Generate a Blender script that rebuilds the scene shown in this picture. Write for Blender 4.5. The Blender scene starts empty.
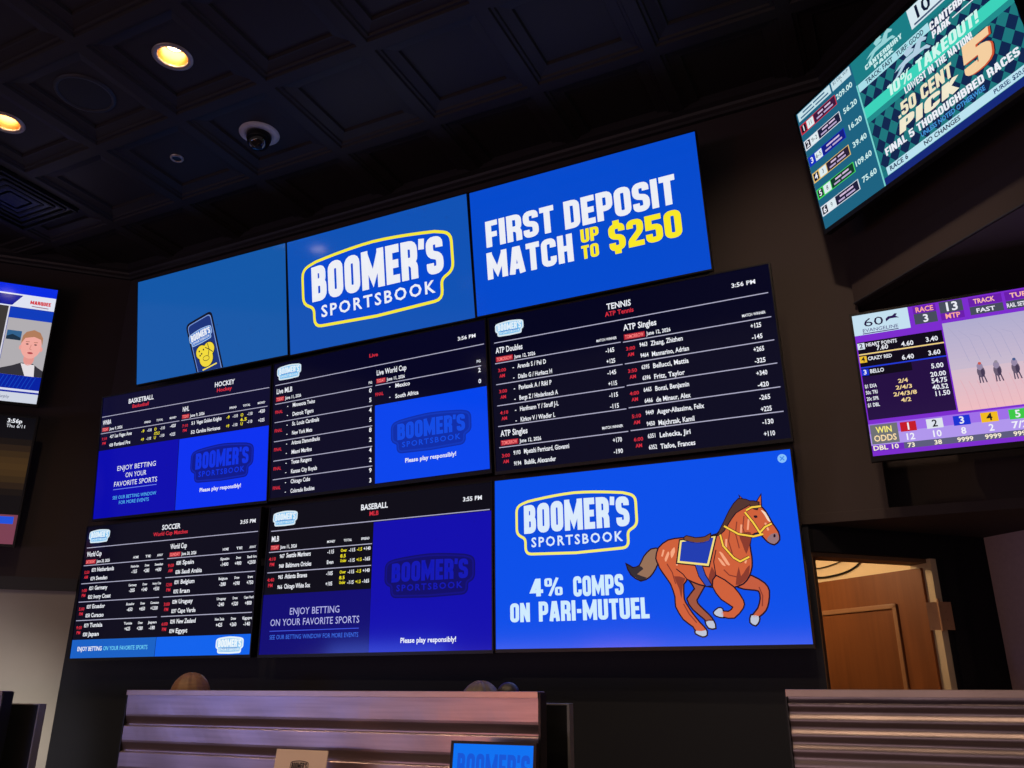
import bpy, bmesh, math, random
from mathutils import Matrix, Vector
from mathutils.geometry import tessellate_polygon

SC = bpy.context.scene
COL = SC.collection
R = math.radians
random.seed(7)

# ------------------------------------------------------------------ camera
cam_data = bpy.data.cameras.new('camera')
cam = bpy.data.objects.new('camera', cam_data)
COL.objects.link(cam)
SC.camera = cam
cam_data.sensor_width = 36.0
cam_data.lens = 832.37 * 36.0 / 1024.0
cam_data.clip_start = 0.02
CAM_LOC = Vector((1.9412, -3.6679, 1.5))
yaw, pitch, roll = R(25.8153), R(20.0326), R(0.1065)
f_ = Vector((-math.sin(yaw) * math.cos(pitch), math.cos(yaw) * math.cos(pitch), math.sin(pitch)))
r_ = Vector((math.cos(yaw), math.sin(yaw), 0))
u_ = r_.cross(f_)
r2 = r_ * math.cos(roll) + u_ * math.sin(roll)
u2 = -r_ * math.sin(roll) + u_ * math.cos(roll)
m = Matrix((r2, u2, -f_)).transposed().to_4x4()
m.translation = CAM_LOC
cam.matrix_world = m

# ------------------------------------------------------------------ view + world
vs = SC.view_settings
vs.view_transform = 'Standard'
vs.look = 'None'
vs.exposure = 0.0
vs.gamma = 1.0
vs.use_curve_mapping = False
world = bpy.data.worlds.new('world')
SC.world = world
world.use_nodes = True
bg = world.node_tree.nodes['Background']
bg.inputs['Color'].default_value = (0.62, 0.50, 0.52, 1)
bg.inputs['Strength'].default_value = 0.14

# ------------------------------------------------------------------ room lamps and added fills
WARM = (1.0, 0.70, 0.42)
def spot(loc, power, color=WARM, angle=115, radius=0.05, blend=0.6, aim=None):
    d = bpy.data.lights.new('downlight_or_fill', 'SPOT')
    d.energy = power; d.color = color; d.spot_size = R(angle); d.spot_blend = blend
    d.shadow_soft_size = radius
    o = bpy.data.objects.new('downlight_or_fill', d)
    COL.objects.link(o); o.location = loc
    if aim is not None:
        o.rotation_euler = (Vector(aim) - Vector(loc)).to_track_quat('-Z', 'Y').to_euler()
    return o
CEIL = 4.45                                  # inner face of the ceiling panels
for x in (-2.277, -1.037, 0.203, 1.443):
    spot((x, -1.385 - (.015 if x < -1 else 0) - (.025 if x < -2 else 0), CEIL + 0.035 if x < -1 else CEIL - .03), 26, radius=.03)
for y in (-2.645, -3.905):
    for x in (-2.277, -1.037, 0.203, 1.443, 2.683):
        spot((x, y, CEIL - 0.03), 34)
def area(loc, aim, sx, sy, power, color):
    d = bpy.data.lights.new('room_glow_fill', 'AREA')
    d.shape = 'RECTANGLE'; d.size = sx; d.size_y = sy; d.energy = power; d.color = color
    o = bpy.data.objects.new('room_glow_fill', d); COL.objects.link(o); o.location = loc
    o.rotation_euler = (Vector(aim) - Vector(loc)).to_track_quat('-Z', 'Y').to_euler()
    return o
# added area lights for the unseen gaming floor, tinting the steel panels
area((-2.0, -7.6, 1.18), (-1.2, 0, 1.4), 10.0, 0.6, 30, (1.0, 0.76, 0.76))
area((-4.9, -6.3, 1.50), (-0.6, -1.1, 1.4), 1.6, 0.45, 13, (0.10, 0.22, 1.0))
area((-1.5, -6.4, 1.20), (0.6, -1.1, 1.4), 0.8, 0.30, 8, (1.0, 0.20, 0.07))
# added low fill for the left plaster; wall washer right of the boards
spot((-2.05, -0.70, 1.22), 50, (1.0, 0.92, 0.82), 84, 0.10, 1.0, aim=(-3.42, -0.32, 1.02))
spot((1.75, -1.75, 4.40), 95, (1.0, 0.72, 0.50), 66, 0.06, 1.0, aim=(1.70, 0.1, 2.8))
# back room lamp, plus an added one brightening the door leaf and jamb
for p_, e_ in (((1.35, 1.9, 2.75), 60), ((1.05, 0.42, 2.25), 36)):
    d = bpy.data.lights.new('back_room_lamp_or_fill', 'POINT'); d.energy = e_; d.color = (1.0, 0.68, 0.38); d.shadow_soft_size = 0.12
    o = bpy.data.objects.new('back_room_lamp_or_fill', d); COL.objects.link(o); o.location = p_

# ------------------------------------------------------------------ materials
def lin(c):
    c = c / 255.0
    return c / 12.92 if c <= 0.04045 else ((c + 0.055) / 1.055) ** 2.4
def L3(rgb): return tuple(lin(c) for c in rgb) + (1.0,)

def pmat(name, rgb, rough=0.6, metal=0.0, noise=0.0, scale=8.0, bump=0.0, stretch=None, spec=0.5, coat=0.0, linear=True):
    mt = bpy.data.materials.new(name); mt.use_nodes = True
    nt = mt.node_tree; b = nt.nodes['Principled BSDF']
    col = tuple(rgb) + (1.0,) if linear else L3(rgb)
    b.inputs['Base Color'].default_value = col
    b.inputs['Roughness'].default_value = rough
    b.inputs['Metallic'].default_value = metal
    b.inputs['Specular IOR Level'].default_value = spec
    b.inputs['Coat Weight'].default_value = coat
    if noise or bump:
        tc = nt.nodes.new('ShaderNodeTexCoord')
        mp = nt.nodes.new('ShaderNodeMapping')
        if stretch: mp.inputs['Scale'].default_value = stretch
        nz = nt.nodes.new('ShaderNodeTexNoise'); nz.inputs['Scale'].default_value = scale
        nz.inputs['Detail'].default_value = 6.0
        nt.links.new(tc.outputs['Object'], mp.inputs['Vector'])
        nt.links.new(mp.outputs['Vector'], nz.inputs['Vector'])
        if noise:
            mx = nt.nodes.new('ShaderNodeMix'); mx.data_type = 'RGBA'
            mx.inputs['A'].default_value = tuple(c * (1 - noise) for c in col[:3]) + (1,)
            mx.inputs['B'].default_value = tuple(min(1, c * (1 + noise)) for c in col[:3]) + (1,)
            nt.links.new(nz.outputs['Fac'], mx.inputs['Factor'])
            nt.links.new(mx.outputs['Result'], b.inputs['Base Color'])
        if bump:
            bp = nt.nodes.new('ShaderNodeBump'); bp.inputs['Strength'].default_value = bump
            bp.inputs['Distance'].default_value = 0.01
            nt.links.new(nz.outputs['Fac'], bp.inputs['Height'])
            nt.links.new(bp.outputs['Normal'], b.inputs['Normal'])
    return mt

M = {
    'ceiling': pmat('black_ceiling_paint', (0.036, 0.029, 0.028), 0.5, noise=0.15, scale=3, spec=0.25),
    'wall': pmat('dark_brown_wall_paint', (0.060, 0.043, 0.041), 0.75, noise=0.12, scale=2.5, bump=0.05),
    'navy': pmat('dark_navy_wall_paint', (0.014, 0.016, 0.028), 0.7, noise=0.1, scale=2),
    'plaster': pmat('pale_grey_plaster', (0.44, 0.41, 0.38), 0.85, noise=0.22, scale=2.2, bump=0.15),
    'band': pmat('charcoal_trim', (0.045, 0.048, 0.056), 0.5),
    'cornice': pmat('dark_cornice_paint', (0.030, 0.024, 0.026), 0.45),
    'greywall': pmat('dull_grey_wall', (0.58, 0.44, 0.45), 0.9, noise=0.12, scale=60, bump=0.1),
    'floor': pmat('dark_carpet', (0.05, 0.03, 0.035), 0.95, noise=0.5, scale=9, bump=0.4),
    'black': pmat('black_plastic', (0.006, 0.006, 0.007), 0.35),
    'blackm': pmat('black_metal', (0.010, 0.010, 0.012), 0.55, metal=0.3),
    'housing': pmat('matte_black_housing', (0.008, 0.008, 0.009), 0.6),
    'wood': pmat('reddish_brown_wood_veneer', (0.27, 0.085, 0.022), 0.5, noise=0.45, scale=2.2, stretch=(9, 9, 0.7), spec=0.3),
    'woodtrim': pmat('lighter_wood_moulding', (0.42, 0.20, 0.09), 0.4, noise=0.2, scale=4),
    'cream': pmat('cream_paint', (0.74, 0.60, 0.40), 0.7, noise=0.05, scale=3),
    'jambbrown': pmat('brown_stained_jamb', (0.20, 0.11, 0.055), 0.6),
    'doorblack': pmat('black_door_frame_paint', (0.012, 0.012, 0.017), 0.85, spec=0.2),
    'brass': pmat('aged_brass', (0.48, 0.26, 0.14), 0.5, metal=0.3),
    'screw': pmat('dark_screw', (0.012, 0.008, 0.006), 0.6),
    'steel': pmat('corrugated_steel', (0.46, 0.37, 0.40), 0.33, metal=0.92, noise=0.25, scale=6, stretch=(0.5, 1, 14)),
    'captrim': pmat('steel_cap_trim', (0.60, 0.45, 0.40), 0.34, metal=0.85, noise=0.2, scale=7),
    'silver': pmat('silver_edge', (0.40, 0.38, 0.40), 0.35, metal=0.7),
    'counter': pmat('dark_laminate_counter', (0.035, 0.025, 0.022), 0.4),
    'white': pmat('white_enamel', (0.72, 0.70, 0.70), 0.45),
    'lampring': pmat('brushed_lamp_ring', (0.55, 0.48, 0.42), 0.4, metal=0.5),
    'reflector': pmat('gold_reflector', (0.80, 0.45, 0.16), 0.30, metal=0.9),
    'glass': pmat('smoked_dome', (0.012, 0.012, 0.014), 0.06, coat=1.0),
    'speaker': pmat('black_speaker_grille', (0.016, 0.016, 0.02), 0.6, noise=0.4, scale=220),
    'card': pmat('cream_card', (0.84, 0.66, 0.54), 0.7),
    'ink': pmat('dark_ink', (0.03, 0.02, 0.03), 0.7),
    'acrylic': pmat('clear_acrylic', (0.5, 0.45, 0.42), 0.1),
    'skin': pmat('skin', (0.46, 0.27, 0.19), 0.55),
    'shirt': pmat('navy_work_shirt', (0.02, 0.025, 0.06), 0.8, noise=0.2, scale=60),
    'hair_a': pmat('ginger_brown_hair', (0.23, 0.115, 0.05), 0.5, noise=0.5, scale=14, stretch=(1, 1, 8)),
    'hair_b': pmat('dark_blonde_hair', (0.13, 0.10, 0.07), 0.45, noise=0.5, scale=14, stretch=(1, 1, 8)),
    'bun': pmat('dark_hair_bun', (0.03, 0.025, 0.025), 0.4, noise=0.5, scale=30),
    'stool': pmat('black_vinyl', (0.012, 0.012, 0.013), 0.5),
}
_em = {}
def emit(rgb, strength=1.0):
    """a lit patch of an LCD panel: it gives off its colour and mirrors the room a little"""
    key = (tuple(rgb), strength)
    if key not in _em:
        mt = bpy.data.materials.new('lit_pixels'); mt.use_nodes = True
        b = mt.node_tree.nodes['Principled BSDF']
        b.inputs['Base Color'].default_value = (0.004, 0.004, 0.004, 1)
        b.inputs['Roughness'].default_value = 0.10
        b.inputs['Specular IOR Level'].default_value = 0.5
        b.inputs['Emission Color'].default_value = L3(rgb)
        b.inputs['Emission Strength'].default_value = strength
        _em[key] = mt
    return _em[key]
lampglow = bpy.data.materials.new('lamp_glow'); lampglow.use_nodes = True
_b = lampglow.node_tree.nodes['Principled BSDF']
_b.inputs['Emission Color'].default_value = (1.0, 0.80, 0.52, 1); _b.inputs['Emission Strength'].default_value = 9.0

# ------------------------------------------------------------------ object helpers
def link(name, me, parent=None, mats=()):
    o = bpy.data.objects.new(name, me); COL.objects.link(o)
    for mt in mats: me.materials.append(mt)
    if parent is not None: o.parent = parent
    return o
def empty(name, label, cat, group=None, loc=(0, 0, 0), mat=None):
    o = bpy.data.objects.new(name, None); COL.objects.link(o)
    o.empty_display_size = 0.1
    if mat is not None: o.matrix_world = mat
    else: o.location = loc
    tag(o, label, cat, group); return o
def tag(o, label=None, cat=None, group=None, kind=None):
    if label: o['label'] = label
    if cat: o['category'] = cat
    if group: o['group'] = group
    if kind: o['kind'] = kind
    return o
def bm_obj(name, bm, mat, parent=None, smooth=False):
    bmesh.ops.recalc_face_normals(bm, faces=bm.faces)
    me = bpy.data.meshes.new(name); bm.to_mesh(me); bm.free()
    if smooth:
        for p in me.polygons: p.use_smooth = True
    return link(name, me, parent, mat if isinstance(mat, (list, tuple)) else [mat])
def struct(name, bm, mat, label=None, smooth=False):
    o = bm_obj(name, bm, mat, None, smooth); o['kind'] = 'structure'
    if label: o['label'] = label
    return o
def box(bm, x0, x1, y0, y1, z0, z1, bevel=0.0, mi=0):
    vs_ = [bm.verts.new((x, y, z)) for z in (z0, z1) for y in (y0, y1) for x in (x0, x1)]
    idx = ((0, 1, 3, 2), (4, 6, 7, 5), (0, 4, 5, 1), (2, 3, 7, 6), (0, 2, 6, 4), (1, 5, 7, 3))
    fs = [bm.faces.new([vs_[i] for i in q]) for q in idx]
    for f in fs: f.material_index = mi
    if bevel:
        es = set(e for f in fs for e in f.edges)
        bmesh.ops.bevel(bm, geom=list(es), offset=bevel, segments=2, affect='EDGES', profile=0.7)
def prism(bm, pts, z0, z1, mi=0):
    a = [bm.verts.new((p[0], p[1], z0)) for p in pts]; b = [bm.verts.new((p[0], p[1], z1)) for p in pts]
    n = len(pts)
    fs = [bm.faces.new(list(reversed(a))), bm.faces.new(b)]
    for i in range(n): fs.append(bm.faces.new((a[i], a[(i + 1) % n], b[(i + 1) % n], b[i])))
    for f in fs: f.material_index = mi
def lathe(bm, prof, seg=32, c=(0, 0, 0), mi=0):
    rings = []
    for r, z in prof:
        if r < 1e-6: rings.append([bm.verts.new((c[0], c[1], c[2] + z))])
        else: rings.append([bm.verts.new((c[0] + r * math.cos(2 * math.pi * k / seg), c[1] + r * math.sin(2 * math.pi * k / seg), c[2] + z)) for k in range(seg)])
    for a, b in zip(rings, rings[1:]):
        for k in range(seg):
            k2 = (k + 1) % seg
            if len(a) == 1 and len(b) == 1: continue
            if len(a) == 1: f = bm.faces.new((a[0], b[k], b[k2]))
            elif len(b) == 1: f = bm.faces.new((a[k], b[0], a[k2]))
            else: f = bm.faces.new((a[k], b[k], b[k2], a[k2]))
            f.material_index = mi
def tube(bm, pts, r, seg=8, mi=0):
    pts = [Vector(p) for p in pts]; rings = []
    for i, p in enumerate(pts):
        t = (pts[min(i + 1, len(pts) - 1)] - pts[max(i - 1, 0)]).normalized()
        a = t.cross(Vector((0, 0, 1)))
        if a.length < 1e-3: a = t.cross(Vector((1, 0, 0)))
        a.normalize(); b = t.cross(a)
        rings.append([bm.verts.new(p + a * r * math.cos(2 * math.pi * k / seg) + b * r * math.sin(2 * math.pi * k / seg)) for k in range(seg)])
    for A, B in zip(rings, rings[1:]):
        for k in range(seg): bm.faces.new((A[k], A[(k + 1) % seg], B[(k + 1) % seg], B[k])).material_index = mi
    bm.faces.new(rings[0]); bm.faces.new(list(reversed(rings[-1])))
def frame(origin, xdir, zdir=(0, 0, 1)):
    X = Vector(xdir).normalized(); Z = Vector(zdir).normalized(); Y = Z.cross(X)
    mt = Matrix((X, Y, Z)).transposed().to_4x4(); mt.translation = Vector(origin); return mt

# ------------------------------------------------------------------ lettering
_glyph = {}
def glyph(ch, bold):
    key = (ch, bold)
    if key in _glyph: return _glyph[key]
    def mesh_of(s):
        cu = bpy.data.curves.new('t', 'FONT'); cu.body = s; cu.size = 1.0; cu.resolution_u = 2
        cu.offset = 0.022 if bold else 0.0
        ob = bpy.data.objects.new('t', cu); COL.objects.link(ob)
        bpy.context.view_layer.update()
        ev = ob.evaluated_get(bpy.context.evaluated_depsgraph_get()); me = ev.to_mesh()
        vv = [(v.co.x, v.co.y) for v in me.vertices]; ff = [tuple(p.vertices) for p in me.polygons]
        ev.to_mesh_clear(); bpy.data.objects.remove(ob); bpy.data.curves.remove(cu)
        return vv, ff
    if ch == ' ': _glyph[key] = ([], [], 0.32); return _glyph[key]
    v, f = mesh_of(ch)
    v2, _ = mesh_of(ch + ch)
    adv = max(p[0] for p in v2) - max(p[0] for p in v) if v else 0.3
    _glyph[key] = (v, f, adv); return _glyph[key]

def rpath(pts, closed, seg=4):
    """corner-rounded polyline; pts are (x, y) or (x, y, r)"""
    out = []; n = len(pts)
    for i, p in enumerate(pts):
        r = p[2] if len(p) > 2 else 0
        P = Vector(p[:2])
        if r <= 0 or (not closed and i in (0, n - 1)): out.append(P); continue
        A = Vector(pts[(i - 1) % n][:2]); B = Vector(pts[(i + 1) % n][:2])
        a = (A - P); b = (B - P); la, lb = a.length, b.length
        r = min(r, la * 0.499, lb * 0.499)
        a = P + a / la * r; b = P + b / lb * r
        for k in range(seg + 1):
            t = k / seg
            out.append(a * (1 - t) ** 2 + P * 2 * t * (1 - t) + b * t ** 2)
    return out
def stroke(pts, t, closed):
    """quads of a mitred ribbon of width t"""
    pts = [Vector(p) for p in pts]; n = len(pts); L, Rr = [], []
    for i in range(n):
        if closed: a, b, c = pts[i - 1], pts[i], pts[(i + 1) % n]
        else: a, b, c = pts[max(i - 1, 0)], pts[i], pts[min(i + 1, n - 1)]
        d1 = (b - a); d2 = (c - b)
        if d1.length < 1e-9: d1 = d2
        if d2.length < 1e-9: d2 = d1
        d1 = d1.normalized(); d2 = d2.normalized()
        n1 = Vector((-d1.y, d1.x)); n2 = Vector((-d2.y, d2.x))
        mm = (n1 + n2)
        if mm.length < 1e-6: mm = n1
        mm.normalize(); k = 1 / max(0.45, mm.dot(n1))
        L.append(b + mm * t / 2 * k); Rr.append(b - mm * t / 2 * k)
    q = []
    for i in range(n if closed else n - 1):
        j = (i + 1) % n
        q.append([L[i], L[j], Rr[j], Rr[i]])
    return q

def heavy(ch, t):
    """a heavy condensed capital: width, list of (points, closed)"""
    w = 0.50; h = t / 2; T = 1 - h; c = 0.14
    def std(W): return h, W - h
    a, b = std(w); mY = 0.5
    S = []
    if ch == 'A': w = .56; a, b = std(w); S = [([(a, 0), (w * .42, T), (w * .58, T), (b, 0)], 0), ([(a + .06, .27), (b - .06, .27)], 0)]
    elif ch == 'B': S = [([(a, h), (a, T), (b - .02, T, c), (b - .02, .53, c), (a, .53)], 0), ([(a, .53), (b, .53, c), (b, h, c), (0, h)], 0)]
    elif ch == 'C': S = [([(b, .66), (b, T, c), (a, T, c), (a, h, c), (b, h, c), (b, .34)], 0)]
    elif ch == 'D': S = [([(a, h), (a, T), (b, T, c), (b, h, c)], 1)]
    elif ch == 'E': w = .42; a, b = std(w); S = [([(w, T), (a, T), (a, h), (w, h)], 0), ([(a, mY), (w - .03, mY)], 0)]
    elif ch == 'F': w = .41; a, b = std(w); S = [([(w, T), (a, T), (a, 0)], 0), ([(a, .47), (w - .03, .47)], 0)]
    elif ch == 'G': S = [([(b, .68), (b, T, c), (a, T, c), (a, h, c), (b, h, c), (b, .46), (.27, .46)], 0)]
    elif ch == 'H': S = [([(a, 0), (a, 1)], 0), ([(b, 0), (b, 1)], 0), ([(a, mY), (b, mY)], 0)]
    elif ch == 'I': w = t; S = [([(h, 0), (h, 1)], 0)]
    elif ch == 'K': w = .53; a, b = std(w); S = [([(a, 0), (a, 1)], 0), ([(a, .45), (b - .01, 1)], 0), ([(a + .08, .55), (b + .01, 0)], 0)]
    elif ch == 'L': w = .40; a, b = std(w); S = [([(a, 1), (a, h), (w, h)], 0)]
    elif ch == 'M': w = .72; a, b = std(w); S = [([(a, 0), (a, 1)], 0), ([(b, 0), (b, 1)], 0), ([(a, 1 - h * .9), (w / 2, .26), (b, 1 - h * .9)], 0)]
    elif ch == 'N': w = .54; a, b = std(w); S = [([(a, 0), (a, 1)], 0), ([(b, 0), (b, 1)], 0), ([(a, .97), (b, .03)], 0)]
    elif ch == 'O' or ch == '0': S = [([(a, h, c), (a, T, c), (b, T, c), (b, h, c)], 1)]
    elif ch == 'P': S = [([(a, 0), (a, T), (b, T, c), (b, .42, c), (a, .42)], 0)]
    elif ch == 'Q': S = [([(a, h, c), (a, T, c), (b, T, c), (b, h, c)], 1), ([(.30, .26), (w, -.04)], 0)]
    elif ch == 'R': S = [([(a, 0), (a, T), (b, T, c), (b, .46, c), (a, .46)], 0), ([(b - .10, .46), (b, .34, .05), (b, 0)], 0)]
    elif ch == 'S' or ch == '$':
        S = [([(b, .70), (b, T, c), (a, T, c), (a, .53, c), (b, .47, c), (b, h, c), (a, h, c), (a, .30)], 0)]
        if ch == '$': S += [([(w / 2, 1.12), (w / 2, .96)], 0), ([(w / 2, .04), (w / 2, -.12)], 0)]
    elif ch == 'T': w = .46; S = [([(0, T), (w, T)], 0), ([(w / 2, T), (w / 2, 0)], 0)]
    elif ch == 'U': S = [([(a, 1), (a, h, c), (b, h, c), (b, 1)], 0)]
    elif ch == 'V': w = .54; a, b = std(w); S = [([(a, 1), (w / 2, h * .6), (b, 1)], 0)]
    elif ch == 'W': w = .78; a, b = std(w); S = [([(a, 1), (a + .12, h), (w / 2, .8), (b - .12, h), (b, 1)], 0)]
    elif ch == 'Y': w = .54; a, b = std(w); S = [([(a, 1), (w / 2, .45), (b, 1)], 0), ([(w / 2, .5), (w / 2, 0)], 0)]
    elif ch == '1': w = .34; S = [([(w - h, 0), (w - h, T)], 0), ([(0, T - .08), (w - h, T - .02)], 0)]
    elif ch == '2': S = [([(a, .68), (a, T, c), (b, T, c), (b, .56, .1), (a + .02, .22, .06), (a + .02, h), (w, h)], 0)]
    elif ch == '4': w = .54; a, b = std(w); S = [([(.34, 0), (.34, 1)], 0), ([(.31, .97), (a - .02, .28), (w, .28)], 0)]
    elif ch == '5': S = [([(w - .02, T), (a, T), (a, .56), (b, .56, c), (b, h, c), (a, h, c), (a, .32)], 0)]
    elif ch == '%':
        w = .78; s = t * .62
        S = [([(.07, .58, .06), (.07, .93, .06), (.27, .93, .06), (.27, .58, .06)], 1, s), ([(.51, .07, .06), (.51, .42, .06), (.71, .42, .06), (.71, .07, .06)], 1, s), ([(.22, 0), (.56, 1)], 0, s)]
    elif ch == '-': w = .26; S = [([(0.02, .46), (.24, .46)], 0)]
    elif ch == "'": w = .15; S = [([(.085, 1), (.065, .72)], 0, t * .8)]
    elif ch == '!': w = t; S = [([(h, 1), (h, .32)], 0), ([(h, .2), (h, 0)], 0)]
    elif ch == '.': w = t; S = [([(h, t), (h, 0)], 0)]
    elif ch == ' ': w = .24
    return w, S

class Sheet:
    """flat artwork of a screen or sign, in units of the sheet's width, v running down"""
    def __init__(s, w, h, off=0.0):
        s.w, s.h, s.off = w, h, off; s.v = []; s.f = []; s.mi = []; s.mats = []; s.layer = 0
    def _m(s, c):
        mt = c if isinstance(c, bpy.types.Material) else emit(c)
        if mt not in s.mats: s.mats.append(mt)
        return s.mats.index(mt)
    def face(s, pts, c, layer=None):
        """pts in (u, v); faces made to look toward -Y"""
        ly = s.layer if layer is None else layer
        y = -(s.off + ly * 0.0004)
        P = [((p[0] - .5) * s.w, y, s.h / 2 - p[1] * s.w) for p in pts]
        ar = sum(P[i][0] * P[(i + 1) % len(P)][2] - P[(i + 1) % len(P)][0] * P[i][2] for i in range(len(P)))
        if ar < 0: P.reverse()
        i0 = len(s.v); s.v += P; s.f.append(tuple(range(i0, i0 + len(P)))); s.mi.append(s._m(c))
    def rect(s, u0, v0, u1, v1, c, layer=None): s.face([(u0, v0), (u1, v0), (u1, v1), (u0, v1)], c, layer)
    def poly(s, pts, c, layer=None):
        vv = [Vector((p[0], p[1], 0)) for p in pts]
        for t in tessellate_polygon([vv]): s.face([pts[i] for i in t], c, layer)
    def line(s, pts, t, c, closed=False, layer=None):
        for q in stroke(pts, t, closed): s.face([(p.x, p.y) for p in q], c, layer)
    def disc(s, u, v, r, c, n=24, ry=None, layer=None):
        ry = ry or r
        s.face([(u + r * math.cos(2 * math.pi * k / n), v + ry * math.sin(2 * math.pi * k / n)) for k in range(n)], c, layer)
    def text(s, st, u, v, cap, c, w=None, align='l', bold=False, layer=None, shear=0.0, sp=0.0):
        """baseline at v, capitals cap high; w squeezes the line to that width"""
        k = cap / 0.70
        tot = sum(glyph(ch, bold)[2] + sp for ch in st) - sp
        kx = k if w is None else w / max(tot, 1e-6)
        W = tot * kx
        x = u - (W if align == 'r' else W / 2 if align == 'c' else 0)
        for ch in st:
            gv, gf, adv = glyph(ch, bold)
            for f in gf: s.face([(x + (gv[i][0] + shear * gv[i][1]) * kx, v - gv[i][1] * k) for i in f], c, layer)
            x += (adv + sp) * kx
    def heavy(s, st, u0, v0, u1, v1, c, t=0.19, gap=0.055, layer=None, warp=None, shear=0.0):
        """heavy condensed capitals filling the box u0..u1, v0 (top) .. v1 (baseline)"""
        info = [heavy(ch, t) for ch in st]
        tot = sum(i[0] + gap for i in info) - gap
        kx = (u1 - u0) / tot; H = v1 - v0; x = 0
        for w, S in info:
            for it in S:
                pts, closed = it[0], it[1]; tt = it[2] if len(it) > 2 else t
                for q in stroke(rpath(pts, closed), tt, closed):
                    Q = []
                    for p in q:
                        u = u0 + (x + p.x + shear * p.y) * kx; v = v1 - p.y * H
                        if warp: u, v = warp(u, v)
                        Q.append((u, v))
                    s.face(Q, c, layer)
            x += w + gap
    def build(s, name, parent, mat=None):
        me = bpy.data.meshes.new(name); me.from_pydata(s.v, [], s.f)
        for mt in s.mats: me.materials.append(mt)
        me.polygons.foreach_set('material_index', s.mi); me.update()
        return link(name, me, parent)

def logo(s, u0, v0, u1, v1, fill, line, text, t=0.012, halo=None, small=False):
    """shield badge: wide upper tablet with BOOMER'S, narrower lower tablet with SPORTSBOOK"""
    W, H = u1 - u0, v1 - v0
    def P(nx, ny, r=0): return (u0 + nx * W, v0 + ny * H, r * W)
    top = [P(0.5 + (k / 10 - .5) * .80, .02 + .075 * abs((k / 10 - .5) * 2) ** 1.6) for k in range(11)]
    out = rpath([P(0, .16, .05)] + top + [P(1, .16, .05), P(1, .635, .05), P(.925, .715, .03), P(.925, .97, .05), P(.5, 1.0), P(.075, .97, .05), P(.075, .715, .03), P(0, .635, .05)], True)
    pts = [(p.x, p.y) for p in out]
    ly = s.layer
    if halo: s.line(pts, t * 2.6, halo, True, ly)
    s.poly(pts, fill, ly + 1)
    s.line(pts, t, line, True, ly + 2)
    def warp(u, v):
        n = (u - u0) / W * 2 - 1; vb = v0 + .635 * H
        k = (vb - v) / (.50 * H)
        return u, v - k * .055 * H * (1 - n * n) + k * .012 * H
    s.heavy("BOOMER'S", u0 + .065 * W, v0 + .165 * H, u1 - .055 * W, v0 + .635 * H, text, t=.215, gap=.058, layer=ly + 3, warp=warp)
    s.text('SPORTSBOOK', u0 + .125 * W, v0 + .86 * H, .155 * H, text, w=.755 * W, bold=True, layer=ly + 3, sp=.14)

# ------------------------------------------------------------------ the setting
bm = bmesh.new(); box(bm, -7, 5.5, -9, 4, -0.1, 0.0); struct('floor', bm, M['floor'])

# pressed coffer ceiling
SX, SY, OX, OY = 0.62, 0.63, -0.107, -0.440
bm = bmesh.new()
Z0 = CEIL - 0.045
steps = [(0, 0), (.030, 0), (.036, .012), (.050, .012), (.056, .022), (.104, .030), (.112, .030), (.118, .045)]
LAMPS = [(-1.037, -1.400), (-2.277, -1.425), (-2.39, -2.015), (-2.86, -5.70), (-3.41, -6.93)]
for i in range(-7, 6):
    for j in range(-13, 3):
        x0, y0 = OX + i * SX, OY + j * SY
        rings = [[bm.verts.new((x0 + (o_ if a < 1 else SX - o_), y0 + (o_ if b < 1 else SY - o_), Z0 + dz)) for a, b in ((0, 0), (1, 0), (1, 1), (0, 1))] for o_, dz in steps]
        for A, B in zip(rings, rings[1:]):
            for k in range(4): bm.faces.new((A[k], A[(k + 1) % 4], B[(k + 1) % 4], B[k]))
        hole = [c_ for c_ in LAMPS if x0 < c_[0] < x0 + SX and y0 < c_[1] < y0 + SY]
        if not hole: bm.faces.new(rings[-1]); continue
        hx, hy = hole[0]; nh = 32
        circ = [bm.verts.new((hx + .074 * math.cos(R(-135) + 2 * math.pi * k / nh), hy + .074 * math.sin(R(-135) + 2 * math.pi * k / nh), Z0 + .045)) for k in range(nh)]
        Q = rings[-1]
        for k in range(4):
            for q in range(nh // 4): bm.faces.new((Q[k], circ[(k * 8 + q + 1) % nh], circ[k * 8 + q]))
            bm.faces.new((Q[k], Q[(k + 1) % 4], circ[((k + 1) * 8) % nh]))
me = bpy.data.meshes.new('ceiling')
bmesh.ops.recalc_face_normals(bm, faces=bm.faces)
bmesh.ops.remove_doubles(bm, verts=bm.verts, dist=1e-5)
bm.to_mesh(me); bm.free()
link('ceiling', me, None, [M['ceiling']])['kind'] = 'structure'
bm = bmesh.new(); box(bm, -4.5, 3.7, -8.7, 1.6, CEIL + .16, CEIL + .24); struct('ceiling_slab', bm, M['ceiling'])

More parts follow.
